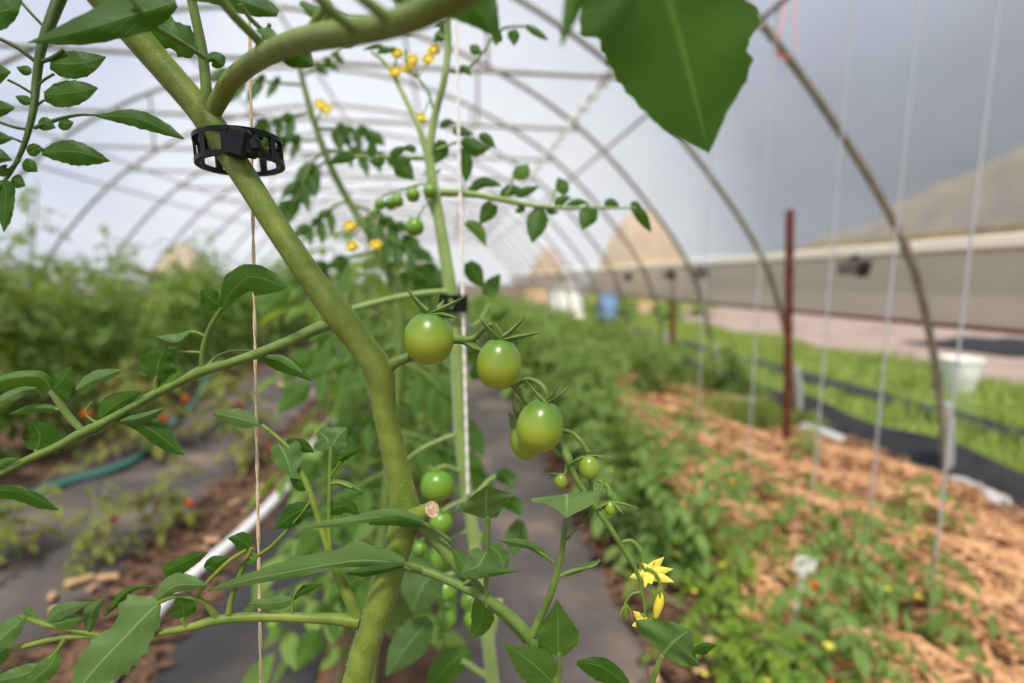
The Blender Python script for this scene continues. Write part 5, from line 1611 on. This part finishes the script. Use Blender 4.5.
# ---------------------------------------------------------------- third plant with the yellow flower, leaning left
D3 = .85
b3 = Vector((-.20, .84, 0))
thr = empty('tomato_plant', b3)
tag(thr, 'dark-stemmed leafy tomato plant with a yellow flower on top, behind the big black clip', 'tomato plant')
sp_ = [(300, 70, D3 - .04, 5), (312, 115, D3 - .03, 6), (328, 160, D3 - .02, 7), (348, 200, D3, 7), (368, 232, D3, 8), (388, 270, D3, 9), (400, 330, D3, 10), (395, 420, D3, 10), (380, 560, D3, 11), (370, 690, D3, 11)]
c = catmull(sp_, 6)
pts = [P(p[0], p[1], p[2]) for p in c] + [Vector((b3.x, b3.y, -.02))]
MB().tube(pts, [p[3] * p[2] / F / 2 for p in c] + [.009], 10).build('stem', M['stem_dark'], thr)
R3 = np.random.RandomState(12)
for (x, y, dx, dy, L) in [(322, 140, -60, 4, 66), (326, 150, -30, 50, 60), (366, 230, 56, 34, 70), (304, 85, -70, -10, 70), (312, 112, -52, 20, 62), (318, 128, 45, 6, 60), (330, 160, -40, 40, 60), (326, 150, 60, 8, 60), (348, 200, -46, 42, 60), (352, 205, 50, 30, 60), (380, 250, -90, 40, 90), (384, 262, 60, 30, 80),
                          (394, 300, -80, 50, 95), (396, 310, 70, 40, 80), (400, 345, -90, 40, 95), (400, 360, 60, 60, 90), (398, 400, -80, 60, 95), (396, 430, 70, 40, 90), (392, 470, -70, 60, 95), (384, 520, 50, 60, 90), (380, 560, -60, 70, 95), (302, 75, 40, -30, 50)]:
    dz = .12 * (R3.rand() - .4)
    st_ = [(x, y, D3, 3.5), (x + dx * .5, y + dy * .3, D3 + dz * .5, 2.8), (x + dx, y + dy, D3 + dz, 2)]
    bl = []
    n = math.hypot(dx, dy); ux, uy = dx / n, dy / n
    for t, s in ((.34, 1), (.38, -1), (.56, 1), (.6, -1), (.8, 1), (.84, -1)):
        q = (x + dx * t, y + dy * (t * .8), D3 + dz * t)
        l = L * .34 * (.7 + .6 * R3.rand())
        vx, vy = (ux * .5 - uy * s * .7), (uy * .5 + ux * s * .5 + .35)
        bl.append(dict(mid=[q, (q[0] + vx * l * .5, q[1] + vy * l * .5, q[2] - .01), (q[0] + vx * l, q[1] + vy * l + l * .15, q[2] - .02)], w=l * .24))
    q = (x + dx, y + dy, D3 + dz); l = L * .42
    bl.append(dict(mid=[q, (q[0] + ux * l * .5, q[1] + uy * l * .5 + l * .1, q[2]), (q[0] + ux * l * .9, q[1] + uy * l * .9 + l * .35, q[2] - .01)], w=l * .28))
    leafpart(thr, [st_], bl, 'leaf_deep' if y < 240 else 'leaf', 'stem_dark', rows=13, cols=2, ser=.22, nser=4)
for (x, y) in [(320, 104), (326, 109)]:
    flower(thr, x, y, D3 - .06, [(x + 7 * math.cos(k * 1.25), y + 5 * math.sin(k * 1.25), -.004) for k in range(5)], (x + 1, y + 6), (), 6)
stem('branch', [(323, 107, D3 - .055, 2), (318, 118, D3 - .04, 2), (314, 122, D3 - .03, 3)], thr, 'stem_dark', 6)

# ================================================================= LIGHT
w = bpy.data.worlds.new('sky')
S.world = w
w.use_nodes = True
nt = w.node_tree
nt.nodes.clear()
out = nt.nodes.new('ShaderNodeOutputWorld')
bg = N(nt, 'ShaderNodeBackground', Strength=1.2)
tc = N(nt, 'ShaderNodeTexCoord')
nz = N(nt, 'ShaderNodeTexNoise', Scale=2.4, Detail=6, Roughness=.55)
nt.links.new(tc.outputs['Generated'], nz.inputs['Vector'])
cloud = ramp(nt, nz.outputs[0], [(.40, lin((110, 138, 178))), (.62, lin((238, 239, 244)))])
sp = N(nt, 'ShaderNodeSeparateXYZ'); nt.links.new(tc.outputs['Generated'], sp.inputs[0])
# overcast bank low in the east (to the right), bright haze in the west
mr = N(nt, 'ShaderNodeMapRange'); mr.inputs[1].default_value = -.1; mr.inputs[2].default_value = .72; mr.inputs[3].default_value = 0; mr.inputs[4].default_value = 1
nt.links.new(sp.outputs[0], mr.inputs[0])
bk0 = ramp(nt, sp.outputs[2], [(.02, lin((186, 190, 190))), (.16, lin((138, 146, 152))), (.30, lin((150, 161, 171))), (.48, lin((214, 221, 233)))])
nz2 = N(nt, 'ShaderNodeTexNoise', Scale=1.6, Detail=4)
nt.links.new(tc.outputs['Generated'], nz2.inputs['Vector'])
bk1 = ramp(nt, nz2.outputs[0], [(.36, (.34, .36, .40, 1)), (.62, (.72, .74, .76, 1))])
bank = mixc(nt, 1.0, bk0, bk1, 'MULTIPLY')
haze = mixc(nt, .6, cloud, lin((218, 223, 240)))
col = mixc(nt, mr.outputs[0], haze, bank)
mr2 = N(nt, 'ShaderNodeMapRange'); mr2.inputs[1].default_value = .82; mr2.inputs[2].default_value = 1.0; mr2.inputs[3].default_value = 0; mr2.inputs[4].default_value = 1
nt.links.new(sp.outputs[1], mr2.inputs[0])
col = mixc(nt, mr2.outputs[0], col, lin((255, 255, 255)))
nt.links.new(col, bg.inputs[0])
nt.links.new(bg.outputs[0], out.inputs[0])

sun = bpy.data.lights.new('sun', 'SUN')
sun.energy = 7.0
sun.angle = math.radians(9)
sun.color = (1, .93, .82)
so = bpy.data.objects.new('sun', sun)
COL.objects.link(so)
sd = Vector((-.10, -.42, .90)).normalized()
so.rotation_euler = sd.to_track_quat('Z', 'Y').to_euler()

# ================================================================= CAMERA
cam = bpy.data.cameras.new('camera')
cam.sensor_width = 36
cam.lens = F / 1024 * 36
cam.clip_start = .01
cam.clip_end = 200
cam.dof.use_dof = True
cam.dof.focus_distance = .296
cam.dof.aperture_fstop = 3.0
co = bpy.data.objects.new('camera', cam)
COL.objects.link(co)
co.location = CAM
co.rotation_euler = (PI / 2 - PITCH, 0, -YAW)
S.camera = co

S.view_settings.view_transform = 'Standard'
S.view_settings.look = 'None'
S.view_settings.gamma = 1
S.view_settings.use_curve_mapping = False
S.view_settings.exposure = 0.0
S.cycles.max_bounces = 10
S.cycles.transparent_max_bounces = 16
S.cycles.transmission_bounces = 6
S.cycles.diffuse_bounces = 5
S.cycles.sample_clamp_indirect = 6
S.cycles.use_denoising = True
